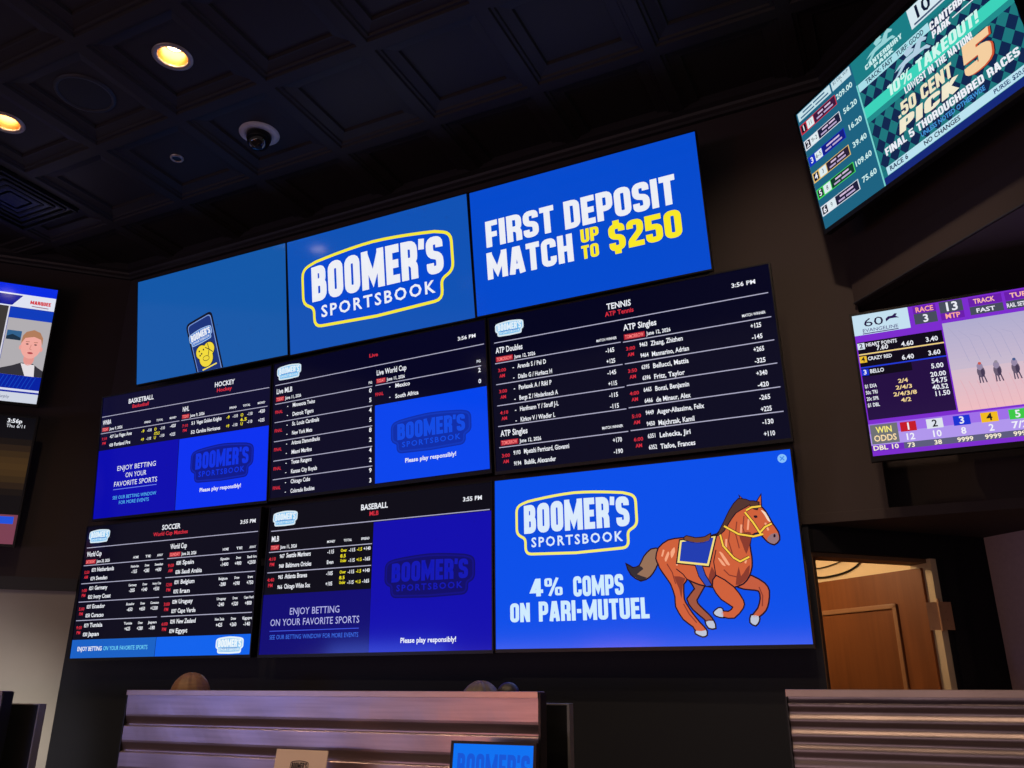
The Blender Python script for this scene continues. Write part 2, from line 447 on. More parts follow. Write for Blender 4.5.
# main wall with the boards: it stops at the door corner below and at the bulkhead above
WY = 0.118
bm = bmesh.new()
box(bm, -3.055, 1.530, WY, WY + .14, 0, 2.163); struct('wall_back_lower', bm, M['navy'])
bm = bmesh.new()
box(bm, -3.055, 1.860, WY, WY + .35, 2.207, CEIL + .02); struct('wall_back', bm, M['wall'])
s2 = math.sqrt(.5)
def leftp(t, off=0): return (-3.055 - t * s2 + off * s2, WY - t * s2 - off * s2)    # along the left wall, off = toward the room
bm = bmesh.new(); prism(bm, [leftp(0), leftp(0, -.12), leftp(4.2, -.12), leftp(4.2)], 2.09, CEIL + .02); struct('wall_left', bm, M['wall'])
bm = bmesh.new(); prism(bm, [leftp(0, -.005), leftp(0, -.14), leftp(4.2, -.14), leftp(4.2, -.005)], 0, 2.10); struct('wall_left_lower', bm, M['plaster'])
bm = bmesh.new(); prism(bm, [leftp(0, .012), leftp(0, -.1), leftp(4.2, -.1), leftp(4.2, .012)], 2.085, 2.165); struct('trim_1', bm, M['band'])
# cornice along main and left wall and the bulkhead
def rightp(t, off=0): return (1.860 + t * s2 - off * s2, WY - t * s2 - off * s2)
def cornice(name, A, B):
    """A(off), B(off) give the two ends of the run for an offset from the wall"""
    prof = [(0, 4.350), (.022, 4.352), (.026, 4.366), (.040, 4.378), (.046, 4.392), (.072, 4.404), (.078, 4.470), (0, 4.470)]
    bm = bmesh.new()
    a = [bm.verts.new((*A(o_), z)) for o_, z in prof]; b = [bm.verts.new((*B(o_), z)) for o_, z in prof]
    for k in range(len(prof)): bm.faces.new((a[k], a[(k + 1) % len(prof)], b[(k + 1) % len(prof)], b[k]))
    bm.faces.new(a); bm.faces.new(list(reversed(b)))
    struct(name, bm, M['cornice'])
tq = math.tan(R(22.5))
cornice('trim_2', lambda o_: (-3.055 + o_ * tq, WY - o_), lambda o_: (1.860 - o_ * tq, WY - o_))
cornice('trim_3', lambda o_: leftp(o_ * tq, o_), lambda o_: leftp(4.2, o_))
cornice('trim_4', lambda o_: rightp(o_ * tq, o_), lambda o_: rightp(2.2, o_))
# right bulkhead, set at 45 degrees over a recess
bm = bmesh.new(); prism(bm, [rightp(0), rightp(2.3), (3.60, WY + .6), (1.861, WY + .6)], 3.14, CEIL + .02); struct('wall_right', bm, M['wall'])
bm = bmesh.new(); prism(bm, [rightp(0.006, .022), rightp(2.3, .022), rightp(2.3, -.03), rightp(0.006, -.03)], 3.136, 3.318); struct('trim_5', bm, M['wall'])
bm = bmesh.new(); prism(bm, [rightp(0.006, .028), rightp(2.3, .028), rightp(2.3, -.03), rightp(0.006, -.03)], 3.140, 3.147); struct('trim_6', bm, M['band'])
bm = bmesh.new(); box(bm, 1.80, 3.6, WY + .335, WY + .45, 2.19, 3.20); struct('wall_recess', bm, M['wall'])
# ledge over the door corner
bm = bmesh.new(); box(bm, 1.505, 3.55, WY - .010, 1.25, 2.163, 2.207, .003); struct('trim_7', bm, M['wall'])
# door wall (45 degrees, receding) : header, casing to the right; opening 0.62 m
def doorp(t, off=0): return (1.532 + t * s2 + off * s2, WY + t * s2 - off * s2)      # off = toward the room
OPEN = 0.622
bm = bmesh.new()
prism(bm, [doorp(0.0), doorp(0.99), doorp(0.99, -.11), doorp(0.0, -.11)], 2.047, 2.163)
prism(bm, [doorp(OPEN + .035), doorp(0.99), doorp(0.99, -.11), doorp(OPEN + .035, -.11)], 0, 2.047)
struct('wall_door', bm, M['doorblack'])
# lower right wall coming forward
q0 = doorp(0.985)
bm = bmesh.new(); prism(bm, [q0, (q0[0] + 1.3, q0[1] - 1.3), (q0[0] + 1.4, q0[1] - 1.2), (q0[0] + .1, q0[1] + .1)], 0, 2.163); struct('wall_right_lower', bm, M['greywall'])
# back room behind the door
bm = bmesh.new(); prism(bm, [(-1.0, 3.35), (4.4, 3.35), (4.4, 3.45), (-1.0, 3.45)], 0, 3.2); struct('wall_back_room', bm, M['cream'])
bm = bmesh.new(); box(bm, -1.05, -.95, .27, 3.45, 0, 3.2); struct('wall_back_room_side', bm, M['cream'])
bm = bmesh.new(); box(bm, 4.35, 4.45, 1.26, 3.45, 0, 3.2); struct('wall_back_room_far', bm, M['cream'])
bm = bmesh.new(); box(bm, -1.05, 4.45, .47, 3.45, 3.2, 3.3); struct('ceiling_back_room', bm, M['cream'])

# door: frame, leaf standing open into the back room, hinge
door = bpy.data.objects.new('door_1', None); COL.objects.link(door); door['kind'] = 'structure'
door.location = (*doorp(OPEN / 2), 0)
door['label'] = 'brown wooden door standing open behind the dark frame'
dm = Matrix.Translation(-door.location)
def inv(o): o.matrix_parent_inverse = dm; return o
bm = bmesh.new()
prism(bm, [doorp(OPEN + .002, .016), doorp(OPEN + .0365, .016), doorp(OPEN + .0365, -.105), doorp(OPEN + .002, -.105)], 0, 2.047)
inv(bm_obj('hinge_jamb', bm, M['cream'], door))
bm = bmesh.new()
prism(bm, [doorp(-.004, -.006), doorp(.008, -.006), doorp(.008, -.10), doorp(-.004, -.10)], 0, 2.047)
inv(bm_obj('latch_jamb', bm, M['jambbrown'], door))
bm = bmesh.new()
prism(bm, [doorp(.008, -.006), doorp(OPEN + .004, -.006), doorp(OPEN + .004, -.105), doorp(.008, -.105)], 2.030, 2.047)
inv(bm_obj('head_jamb', bm, M['jambbrown'], door))
bm = bmesh.new()
prism(bm, [doorp(OPEN + .036, .0), doorp(OPEN + .15, .0), doorp(OPEN + .15, .022), doorp(OPEN + .036, .022)], 0, 2.047)
prism(bm, [doorp(OPEN + .06, .022), doorp(OPEN + .125, .022), doorp(OPEN + .125, .032), doorp(OPEN + .06, .032)], 0, 2.047)
prism(bm, [doorp(.0, .0), doorp(OPEN + .15, .0), doorp(OPEN + .15, .022), doorp(.0, .022)], 2.047, 2.14)
inv(bm_obj('casing', bm, M['doorblack'], door))
HD = Vector((-.777, .629, 0)); HN = Vector((-.629, -.777, 0)); HP = Vector((1.955, .560, 0))
LM = frame(HP, HD)         # local x along the leaf, local -y or +y its faces
def leaf_obj(name, bm, mat, parent=door):
    o = bm_obj(name, bm, mat, parent)
    o.data.transform(LM); 
    if parent is door: inv(o)
    return o
sgn = 1.0 if (LM.to_3x3() @ Vector((0, 1, 0))).dot(HN) > 0 else -1.0    # side that faces the room
def yb(a, b): return (min(a * sgn, b * sgn), max(a * sgn, b * sgn))
bm = bmesh.new(); box(bm, .018, .92, *yb(-.042, 0), .012, 2.011, .002)
leaf = leaf_obj('door_leaf', bm, M['wood'])
bm = bmesh.new()
x0, x1, z0, z1 = .175, .775, 1.02, 1.868
for (a0, a1, c0, c1) in ((x0, x1, z1 - .022, z1), (x0, x1, z0, z0 + .022), (x0, x0 + .022, z0, z1), (x1 - .022, x1, z0, z1)):
    box(bm, a0, a1, *yb(0, .011), c0, c1, .004)
o = bm_obj('panel_moulding', bm, M['woodtrim'], leaf); o.data.transform(LM)
o.matrix_parent_inverse = Matrix.Identity(4)
bm = bmesh.new()
PIN = Vector((1.990, .528, 0))
tube(bm, [PIN + Vector((0, 0, z)) for z in (1.732, 1.862)], .0065, 10)
tube(bm, [PIN + Vector((0, 0, z)) for z in (1.862, 1.870)], .0045, 10)
def plate(d_, L):
    d_ = d_.normalized(); n_ = Vector((d_.y, -d_.x, 0))
    if n_.y > 0: n_ = -n_
    a = PIN
    q = [a + d_ * .005, a + d_ * L, a + d_ * L - n_ * .005, a + d_ * .005 - n_ * .005]
    prism(bm, [(p.x, p.y) for p in q], 1.738, 1.856)
    for zz in (1.752, 1.780, 1.814, 1.842):
        c = a + d_ * L * (.55 if zz in (1.780, 1.814) else .82)
        tube(bm, [c + Vector((0, 0, zz)), c + n_ * .0015 + Vector((0, 0, zz))], .0048, 8, 1)
plate(Vector((-1, .12, 0)), .050)
plate(Vector((1, .55, 0)), .056)
inv(bm_obj('hinge', bm, [M['brass'], M['screw']], door))
# wires looped on the back room wall
for k, pts in enumerate(([(.80, 2.46), (1.00, 2.35), (1.174, 2.317), (1.24, 2.310), (1.315, 2.317), (1.412, 2.339), (1.49, 2.376), (1.546, 2.426), (1.60, 2.50), (1.63, 2.60)], [(.80, 2.50), (1.00, 2.41), (1.182, 2.382), (1.272, 2.388), (1.371, 2.417), (1.45, 2.450), (1.53, 2.52)])):
    bm = bmesh.new()
    fine = []
    for i in range(len(pts) - 1):
        p0 = pts[max(i - 1, 0)]; p1 = pts[i]; p2 = pts[i + 1]; p3 = pts[min(i + 2, len(pts) - 1)]
        for q in range(6):
            t = q / 6
            fine.append(tuple(.5 * (2 * p1[c] + (p2[c] - p0[c]) * t + (2 * p0[c] - 5 * p1[c] + 4 * p2[c] - p3[c]) * t * t + (3 * p1[c] - p0[c] - 3 * p2[c] + p3[c]) * t ** 3) for c in (0, 1)))
    fine.append(pts[-1])
    tube(bm, [(p[0], 3.335, p[1]) for p in fine], .0075 if k == 0 else .0045, 6)
    o = bm_obj('wall_cable', bm, M['black'])
    tag(o, ['thicker lower dark cable arc on the cream wall seen through the doorway', 'thinner upper cable arc on the cream wall seen through the doorway'][k], 'cable', 'cables on the back room wall')

# ------------------------------------------------------------------ televisions
def tv_matrix(x, y, z, tilt, ya, ro):
    tilt, ya, ro = R(tilt), R(ya), R(ro)
    ux = Vector((math.cos(ya), math.sin(ya), 0)); n = Vector((math.sin(ya), -math.cos(ya), 0))
    uz = Vector((0, 0, math.cos(tilt))) + n * math.sin(tilt)
    X = ux * math.cos(ro) + uz * math.sin(ro); Z = -ux * math.sin(ro) + uz * math.cos(ro)
    Y = Z.cross(X)
    mt = Matrix((X, Y, Z)).transposed().to_4x4(); mt.translation = Vector((x, y, z)); return mt
def television(pose, label, group, w, bezel, chin, wall_gap, base):
    """pose (x, y, z, tilt, yaw, roll) of the centre of the lit area; returns its root, display sheet and size"""
    h = w * .5625
    root = empty('television', label, 'television', group, mat=tv_matrix(*pose))
    bm = bmesh.new()
    X, Zt, Zb = w / 2 + bezel, h / 2 + bezel, -h / 2 - chin
    fr = -.004
    box(bm, -X, X, .004, .030, Zb, Zt, .003)
    for (a0, a1, c0, c1) in ((-X, X, h / 2, Zt), (-X, X, Zb, -h / 2), (-X, -w / 2, -h / 2, h / 2), (w / 2, X, -h / 2, h / 2)):
        box(bm, a0, a1, fr, .006, c0, c1)
    bm_obj('bezel', bm, M['black'], root)
    bm = bmesh.new(); box(bm, -X * .72, X * .72, .030, .055, Zb * .8, Zt * .55, .008)
    bm_obj('rear_housing', bm, M['housing'], root)
    bm = bmesh.new()
    for sx in (-.18, .18): box(bm, sx * w - .02, sx * w + .02, .055, .055 + max(.012, wall_gap * .4), -.18, .18)
    box(bm, -.24 * w, .24 * w, .055 + max(.010, wall_gap * .38), .055 + max(.016, wall_gap), -.05, .05)
    bm_obj('wall_bracket', bm, M['blackm'], root)
    s = Sheet(w, h, 0.0); s.rect(0, 0, 1, .5625, base, 0)
    return root, s, h
class TV:
    def __init__(s, pose, label, group, w, base, bezel=.0075, chin=.016, gap=.03):
        s.root, s.disp, s.h = television(pose, label, group, w, bezel, chin, gap, base); s.w = w; s.kids = []
    def sheet(s, name, layer=2):
        k = Sheet(s.w, s.h, 0.0); k.layer = layer; s.kids.append((name, k)); return k
    def done(s):
        d_ = s.disp.build('display', s.root)
        for name, k in s.kids:
            if k.f: k.build(name, d_)

WALLG = 'promotion screens across the top of the board wall'
ODDS = 'odds board screens of the board wall'
WHITE = (236, 238, 246); RED = (214, 44, 62); YEL = (248, 232, 40); CYAN = (90, 190, 250); GRY = (150, 150, 176)

# ---- top row
t1 = TV((-1.9372, -.1285, 3.7360, 10.0242, .3632, -.1292), 'blue television at the left end of the top row, showing a phone picture', WALLG, 1.2655, (20, 88, 168), .0058, .009, .06)
k = t1.sheet('phone_picture', 1)
ph = [(p.x, p.y) for p in rpath([(.344, .300, .03), (.520, .252, .03), (.604, .600, .03), (.425, .640, .03)], True)]
ph = [(u, min(v, .5605)) for u, v in ph]
k.poly(ph, (10, 12, 34), 1); 
sc_ = [(p.x, p.y) for p in rpath([(.357, .309, .022), (.512, .267, .022), (.592, .596, .022), (.433, .630, .022)], True)]
k.poly([(u, min(v, .5605)) for u, v in sc_], (120, 150, 214), 2)
sc_ = [(p.x, p.y) for p in rpath([(.362, .313, .02), (.509, .273, .02), (.586, .594, .02), (.437, .625, .02)], True)]
k.poly([(u, min(v, .5605)) for u, v in sc_], (24, 50, 122), 3)
def rot(sheet, cx, cy, ang, fn):
    """run fn on a scratch sheet and turn its artwork about (cx, cy)"""
    t = Sheet(sheet.w, sheet.h, 0.0); t.layer = sheet.layer; fn(t)
    ca, sa = math.cos(ang), math.sin(ang)
    ox, oz = (cx - .5) * sheet.w, sheet.h / 2 - cy * sheet.w
    for f, mi in zip(t.f, t.mi):
        i0 = len(sheet.v)
        for i in f:
            x, y, z = t.v[i]; x -= ox; z -= oz
            sheet.v.append((ox + x * ca - z * sa, y, oz + x * sa + z * ca))
        sheet.f.append(tuple(range(i0, i0 + len(f)))); sheet.mi.append(sheet._m(t.mats[mi]))
k.layer = 4
rot(k, .448, .372, R(14), lambda t: logo(t, .373, .338, .523, .412, (70, 120, 200), (170, 200, 240), WHITE, .004))
for (cu, cv, rr) in ((.455, .462, .036), (.503, .452, .036), (.486, .497, .044)):
    k.disc(cu, cv, rr + .004, (20, 22, 40), layer=5); k.disc(cu, cv, rr, (240, 216, 60), layer=6)
for (cu, cv) in ((.440, .455), (.456, .470), (.468, .450), (.446, .478)): k.disc(cu, cv, .005, (40, 40, 40), 8, layer=7)
k.line([(.478, .440), (.503, .452), (.530, .470)], .004, (40, 40, 40), layer=7)
k.line([(.494, .420), (.505, .452), (.500, .485)], .004, (40, 40, 40), layer=7)
k.disc(.486, .497, .022, (40, 40, 40), layer=7, ry=.014); k.disc(.486, .497, .019, (240, 216, 60), layer=8, ry=.011)
k.line([(.462, .556), (.556, .533)], .007, (245, 226, 90), layer=7)
t1.done()

t2 = TV((-.6547, -.1273, 3.7275, 10.7959, -.2022, -.2257), 'blue television in the middle of the top row, filled by a large yellow-edged logo', WALLG, 1.2655, (16, 82, 180), .0058, .009, .06)
k = t2.sheet('logo', 1)
logo(k, .088, .100, .909, .462, (4, 72, 206), (246, 232, 60), WHITE, .014)
t2.done()

t3 = TV((.6238, -.1273, 3.7275, 9.8125, -.2127, -.1104), 'blue television at the right end of the top row, with a first deposit offer', WALLG, 1.2655, (4, 74, 204), .0058, .009, .06)
k = t3.sheet('headline_text', 1)
k.heavy('FIRST', .066, .150, .386, .268, WHITE, .20); k.heavy('DEPOSIT', .431, .150, .900, .272, WHITE, .20)
k.heavy('MATCH', .062, .292, .457, .412, WHITE, .20)
k = t3.sheet('amount_text', 1)
k.heavy('UP', .494, .287, .572, .345, YEL, .20); k.heavy('TO', .492, .357, .566, .414, YEL, .20)
k = t3.sheet('price_text', 1)
k.heavy('$250', .612, .296, .908, .409, YEL, .20)
t3.done()

# ---- odds boards
def rule(k, u0, u1, v, c=(172, 170, 196), t=.0032): k.rect(u0, v - t / 2, u1, v + t / 2, c)
def small_logo(tv, u0=.021, v0=.015, u1=.140, v1=.070):
    k = tv.sheet('logo', 2); logo(k, u0, v0, u1, v1, (120, 190, 236), (214, 232, 244), (226, 240, 250), .006)
    k.line([(u0 + .02, v0 + .036), (u0 + .05, v0 + .0345), (u1 - .02, v0 + .036)], .0022, (20, 90, 190), layer=7)
def dim_logo(tv, u0, v0, u1, v1, fill, dark, mid):
    k = tv.sheet('promotion_logo', 2); logo(k, u0, v0, u1, v1, dark, mid, fill, .006, halo=dark)
def head(k, st, sub, u, v0=.036, w=None, w2=None):
    k.text(st, u, v0 + .013, .021, WHITE, w=w, align='c', bold=True)
    if sub: k.text(sub, u, v0 + .037, .016, RED, w=w2, align='c', bold=True)
def league(k, name, day, date, u, v, w, wd):
    k.text(name, u, v + .010, .021, WHITE, w=w, bold=True)
    k.rect(u - .001, v + .024, u + wd + .002, v + .043, (168, 30, 48), 2)
    k.text(day, u + wd / 2, v + .040, .013, (255, 130, 130), w=wd * .92, align='c', bold=True, layer=3)
    k.text(date, u + wd + .008, v + .040, .013, WHITE, w=.082, bold=True)
TODAY = 'TODAY'; D9, D11, D12, D20 = 'June 9, 2026', 'June 11, 2026', 'June 12, 2026', 'June 20, 2026'

m3 = TV((.8063, -.0699, 2.9185, 7.337, .1474, -.0851), 'odds board television headed TENNIS, at the right end of the middle row', ODDS, 1.43, (3, 4, 30), gap=.05)
small_logo(m3, .026, .021, .134, .072)
k = m3.sheet('heading_text'); head(k, 'TENNIS', 'ATP Tennis', .496, .036, .087, .102); k = m3.sheet('clock_text'); k.text('3:56 PM', .877, .056, .014, WHITE, w=.077, bold=True)
k = m3.sheet('odds_table')
rule(k, .016, .988, .094)
league(k, 'ATP Doubles', 'TOMORROW', D12, .021, .124, .107, .065); k.text('MATCH WINNER', .479, .158, .009, WHITE, w=.073, align='r', bold=True)
for v in (.172, .250, .328, .403, .479): rule(k, .016, .492, v)
left3 = [('3:00', ('Arends S / Pel D', '-165'), ('Diallo G / Hurkacz H', '+125')), ('3:00', ('Pavlasek A / Rikl P', '-145'), ('Bergs Z / Hinderknech A', '+115')), ('4:10', ('Hanfmann Y / Struff J-L', '-115'), ('Kirkov V / Wiedler L', '-115'))]
for i, (tm, *two) in enumerate(left3):
    v = .194 + i * .078
    k.text(tm, .042, v + .011, .012, RED, w=.032, align='c', bold=True); k.text('AM', .042, v + .032, .012, RED, w=.022, align='c', bold=True)
    for j, (n_, od) in enumerate(two):
        k.text('-', .084, v + .008 + j * .038, .014, WHITE, bold=True)
        k.text(n_, .104, v + .008 + j * .038, .016, WHITE, w=.0052 * len(n_) + .028, bold=True); k.text(od, .452, v + .007 + j * .038, .015, WHITE, w=.032, align='c', bold=True)
league(k, 'ATP Singles', 'TOMORROW', D12, .024, .430, .105, .065); k.text('MATCH WINNER', .475, .462, .009, WHITE, w=.073, align='r', bold=True)
k.text('3:00', .040, .515, .012, RED, w=.032, align='c', bold=True); k.text('AM', .040, .536, .012, RED, w=.022, align='c', bold=True)
for j, (no, n_, od) in enumerate((('9193', 'Mpetshi Perricard, Giovanni', '+170'), ('9194', 'Bublik, Alexander', '-190'))):
    v = .510 + j * .038
    k.text(no, .070, v, .014, WHITE, w=.028, bold=True); k.text(n_, .110, v, .016, WHITE, w=.0052 * len(n_) + .030, bold=True); k.text(od, .452, v, .015, WHITE, w=.032, align='c', bold=True)
league(k, 'ATP Singles', 'TOMORROW', D12, .506, .124, .115, .070); k.text('MATCH WINNER', .972, .160, .009, WHITE, w=.073, align='r', bold=True)
for v in (.174, .250, .325, .401, .478): rule(k, .500, .988, v)
right3 = [('3:00', '9463 Zhang, Zhizhen', '+125', '9464 Mannarino, Adrian', '-145'), ('3:50', '6395 Bellucci, Mattia', '+265', '6396 Fritz, Taylor', '-325'), ('4:00', '6465 Bonzi, Benjamin', '+340', '6466 de Minaur, Alex', '-420'), ('5:10', '9449 Auger-Aliassime, Felix', '-265', '9450 Majchrzak, Kamil', '+225'), ('6:00', '6351 Lehecka, Jiri', '-130', '6352 Tiafoe, Frances', '+110')]
for i, (tm, a_, oa, b_, ob) in enumerate(right3):
    v = .194 + i * .0775
    k.text(tm, .524, v + .011, .012, RED, w=.032, align='c', bold=True); k.text('AM', .524, v + .032, .012, RED, w=.022, align='c', bold=True)
    for j, (st, od) in enumerate(((a_, oa), (b_, ob))):
        no, n_ = st.split(' ', 1)
        k.text(no, .556, v + .006 + j * .037, .014, WHITE, w=.028, bold=True)
        k.text(n_, .595, v + .008 + j * .037, .016, WHITE, w=.0056 * len(n_) + .030, bold=True); k.text(od, .938, v + .007 + j * .037, .015, WHITE, w=.034, align='c', bold=True)
m3.done()

m2 = TV((-.6520, -.0679, 2.9225, 5.1854, -.4066, .4357), 'odds board television headed Live, in the middle of the middle row', ODDS, 1.43, (4, 4, 34), gap=.05)
m2.disp.rect(.5095, .254, .997, .557, (0, 68, 236), 1)
small_logo(m2, .021, .015, .141, .073)
k = m2.sheet('heading_text'); k.text('Live', .503, .055, .015, RED, w=.042, align='c', bold=True); k = m2.sheet('clock_text'); k.text('3:56 PM', .882, .060, .014, WHITE, w=.078, bold=True)
k = m2.sheet('scores_table')
rule(k, .010, .993, .093)
league(k, 'Live MLB', TODAY, D11, .017, .121, .083, .040)
for v in (.174, .252, .332, .412, .488): rule(k, .012, .497, v)
for i, (a_, sa, b_, sb) in enumerate((('Minnesota Twins', '0', 'Detroit Tigers', '5'), ('St. Louis Cardinals', '4', 'New York Mets', '5'), ('Arizona Diamondbacks', '8', 'Miami Marlins', '2'), ('Texas Rangers', '4', 'Kansas City Royals', '2'), ('Chicago Cubs', '9', 'Colorado Rockies', '3'))):
    v = .196 + i * .0785
    k.text('FINAL', .033, v + .019, .013, RED, w=.040, align='c', bold=True)
    for j, (n_, s_) in enumerate(((a_, sa), (b_, sb))):
        k.text('-', .075, v + .001 + j * .038, .014, WHITE, bold=True); k.text(n_, .104, v + .002 + j * .038, .016, WHITE, w=.0056 * len(n_) + .030, bold=True)
        k.text(s_, .488, v + .002 + j * .038, .017, WHITE, align='c', bold=True)
k.text('FG', .488, .163, .010, WHITE, align='c', bold=True)
league(k, 'Live World Cup', TODAY, D11, .517, .124, .138, .040); k.text('FG', .968, .160, .010, WHITE, align='c', bold=True)
rule(k, .512, .978, .174)
k.text('FINAL', .530, .217, .013, RED, w=.038, align='c', bold=True)
for j, (n_, s_) in enumerate((('Mexico', '2'), ('South Africa', '0'))):
    k.text('-', .575, .194 + j * .042, .014, WHITE, bold=True); k.text(n_, .603, .197 + j * .042, .016, WHITE, w=.0062 * len(n_) + .030, bold=True); k.text(s_, .970, .197 + j * .042, .016, WHITE, align='c', bold=True)
dim_logo(m2, .590, .322, .922, .452, (12, 74, 226), (6, 44, 168), (10, 54, 186))
k = m2.sheet('notice_text'); k.text('Please play responsibly!', .644, .493, .016, WHITE, w=.220, bold=True)
m2.done()

m1 = TV((-2.1055, -.0666, 2.9129, 6.0046, .3411, -.23), 'odds board television headed BASKETBALL and HOCKEY, at the left end of the middle row', ODDS, 1.43, (5, 5, 44), gap=.05)
m1.disp.rect(0, .252, .4985, .5625, (2, 4, 172), 1); m1.disp.rect(.5015, .254, 1, .5625, (0, 48, 240), 1)
k = m1.sheet('heading_text'); head(k, 'BASKETBALL', 'Basketball', .248, .036, .158, .105); k = m1.sheet('heading_text'); head(k, 'HOCKEY', 'Hockey', .746, .034, .112, .085)
k = m1.sheet('odds_table')
rule(k, .004, .994, .092)
league(k, 'WNBA', TODAY, D9, .012, .120, .054, .040); league(k, 'NHL', TODAY, D9, .510, .122, .038, .040)
rule(k, .004, .494, .171); rule(k, .506, .988, .171)
for base, names_ in ((0.0, ('427 Las Vegas Aces', '428 Portland Fire')), (.500, ('51 Vegas Golden Knights', '52 Carolina Hurricanes'))):
    k.text('7:10', base + .030, .203, .012, RED, w=.034, align='c', bold=True); k.text('PM', base + .030, .224, .012, RED, w=.024, align='c', bold=True)
    for j, st in enumerate(names_):
        no, n_ = st.split(' ', 1); v = .198 + j * .040
        k.text(no, base + .066, v, .014, WHITE, w=.024, bold=True); k.text(n_, base + .097, v, .016, WHITE, w=.0056 * len(n_) + .030, bold=True)
    for du, st in ((.300, 'SPREAD'), (.375, 'TOTAL'), (.455, 'MONEY')): k.text(st, base + du, .156, .009, WHITE, w=.040, align='c', bold=True)
    for j in (0, 1):
        v = .197 + j * .038
        k.text('+9' if j else '-9', base + .275, v, .013, YEL, w=.018, align='c', bold=True); k.text('-110', base + .315, v, .013, WHITE, w=.028, align='c', bold=True)
        k.text('U' if j else 'O', base + .352, v, .013, YEL, align='c', bold=True); k.text('-110', base + .395, v - .004 * j, .013, WHITE, w=.028, align='c', bold=True)
        k.text('+325' if j else '-420', base + .458, v - .002, .014, WHITE, w=.034, align='c', bold=True)
    k.text('175.5' if base == 0 else '6.5', base + .362, .217, .013, YEL, w=.036, align='c', bold=True)
k = m1.sheet('promotion_text')
for st, v, w_ in (('ENJOY BETTING', .356, .242), ('ON YOUR', .391, .130), ('FAVORITE SPORTS', .427, .268)): k.text(st, .250, v, .022, WHITE, w=w_, align='c')
rule(k, .115, .382, .440, (110, 130, 240), .003)
k.text('SEE OUR BETTING WINDOW', .249, .484, .015, CYAN, w=.268, align='c'); k.text('FOR MORE EVENTS', .249, .508, .015, CYAN, w=.185, align='c')
dim_logo(m1, .583, .306, .916, .452, (8, 50, 226), (4, 22, 140), (8, 34, 170))
k = m1.sheet('notice_text'); k.text('Please play responsibly!', .635, .496, .016, WHITE, w=.228, bold=True)
m1.done()

b1 = TV((-2.1511, -.0003, 2.0676, 2.2266, .4105, .1642), 'odds board television headed SOCCER, at the left end of the bottom row', ODDS, 1.43, (4, 4, 24), gap=.04)
b1.disp.rect(.002, .487, .4985, .5625, (20, 96, 196), 1); b1.disp.rect(.5005, .487, 1, .5625, (8, 98, 236), 1)
small_logo(b1, .021, .017, .145, .071)
k = b1.sheet('heading_text'); head(k, 'SOCCER', 'World Cup Matches', .515, .034, .105, .198); k = b1.sheet('clock_text'); k.text('3:55 PM', .897, .056, .015, WHITE, w=.082, bold=True)
k = b1.sheet('odds_table')
rule(k, .012, .994, .093)
for base, day, rows_ in ((0.0, 'SATURDAY', (('12:30', 'AM', '8273 Netherlands', '8274 Sweden', '-155', '+285', '+430'), ('1:00', 'PM', '8251 Germany', '8252 Ivory Coast', '-205', '+340', '+550'), ('5:00', 'PM', '8257 Ecuador', '8258 Curacao', '-650', '+650', '+1200'), ('9:00', 'PM', '8279 Tunisia', '8280 Japan', '+625', '+280', '-180'))),
                         (.505, 'SUNDAY', (('9:00', 'AM', '8285 Spain', '8286 Saudi Arabia', '-1400', '+900', '+2500'), ('12:00', 'PM', '8291 Belgium', '8292 Iran', '-280', '+390', '+750'), ('3:00', 'PM', '8284 Uruguay', '8297 Cape Verde', '-240', '+320', '+800'), ('6:00', 'PM', '8295 New Zealand', '8294 Egypt', '+425', '+260', '-140')))):
    league(k, 'World Cup', day, D20, base + .019, .122, .093, .060)
    for du, st in ((.327, 'HOME'), (.399, 'TIE'), (.468, 'AWAY')): k.text(st, base + du, .158, .010, WHITE, w=.032, align='c', bold=True)
    for i, (tm, ap, a_, b_, o1, o2, o3) in enumerate(rows_):
        v = .196 + i * .0785
        rule(k, base + .008, base + .490, .171 + i * .0785)
        k.text(tm, base + .033, v + .011, .013, RED, w=.034, align='c', bold=True); k.text(ap, base + .033, v + .032, .013, RED, w=.024, align='c', bold=True)
        for j, st in enumerate((a_, b_)):
            no, n_ = st.split(' ', 1)
            k.text(no, base + .063, v + .004 + j * .037, .015, WHITE, w=.027, bold=True); k.text(n_, base + .097, v + .004 + j * .037, .017, WHITE, w=.0068 * len(n_) + .030, bold=True)
        for du, st, od in ((.327, a_.split(' ', 1)[1][:9], o1), (.399, 'Draw', o2), (.468, b_.split(' ', 1)[1][:9], o3)):
            k.text(st, base + du, v, .010, WHITE, w=.026 if len(st) < 5 else .048, align='c', bold=True); k.text(od, base + du, v + .024, .014, WHITE, w=.034 if len(od) < 5 else .042, align='c', bold=True)
k = b1.sheet('promotion_text'); k.text('ENJOY BETTING', .040, .533, .017, WHITE, w=.150, bold=True); k.text('ON YOUR FAVORITE SPORTS', .198, .533, .017, (120, 226, 250), w=.258)
k = b1.sheet('promotion_logo', 2); logo(k, .828, .496, .962, .555, (150, 200, 240), (226, 240, 250), (236, 246, 252), .007)
k.line([(.856, .537), (.936, .537)], .002, (20, 90, 190), layer=7)
b1.done()

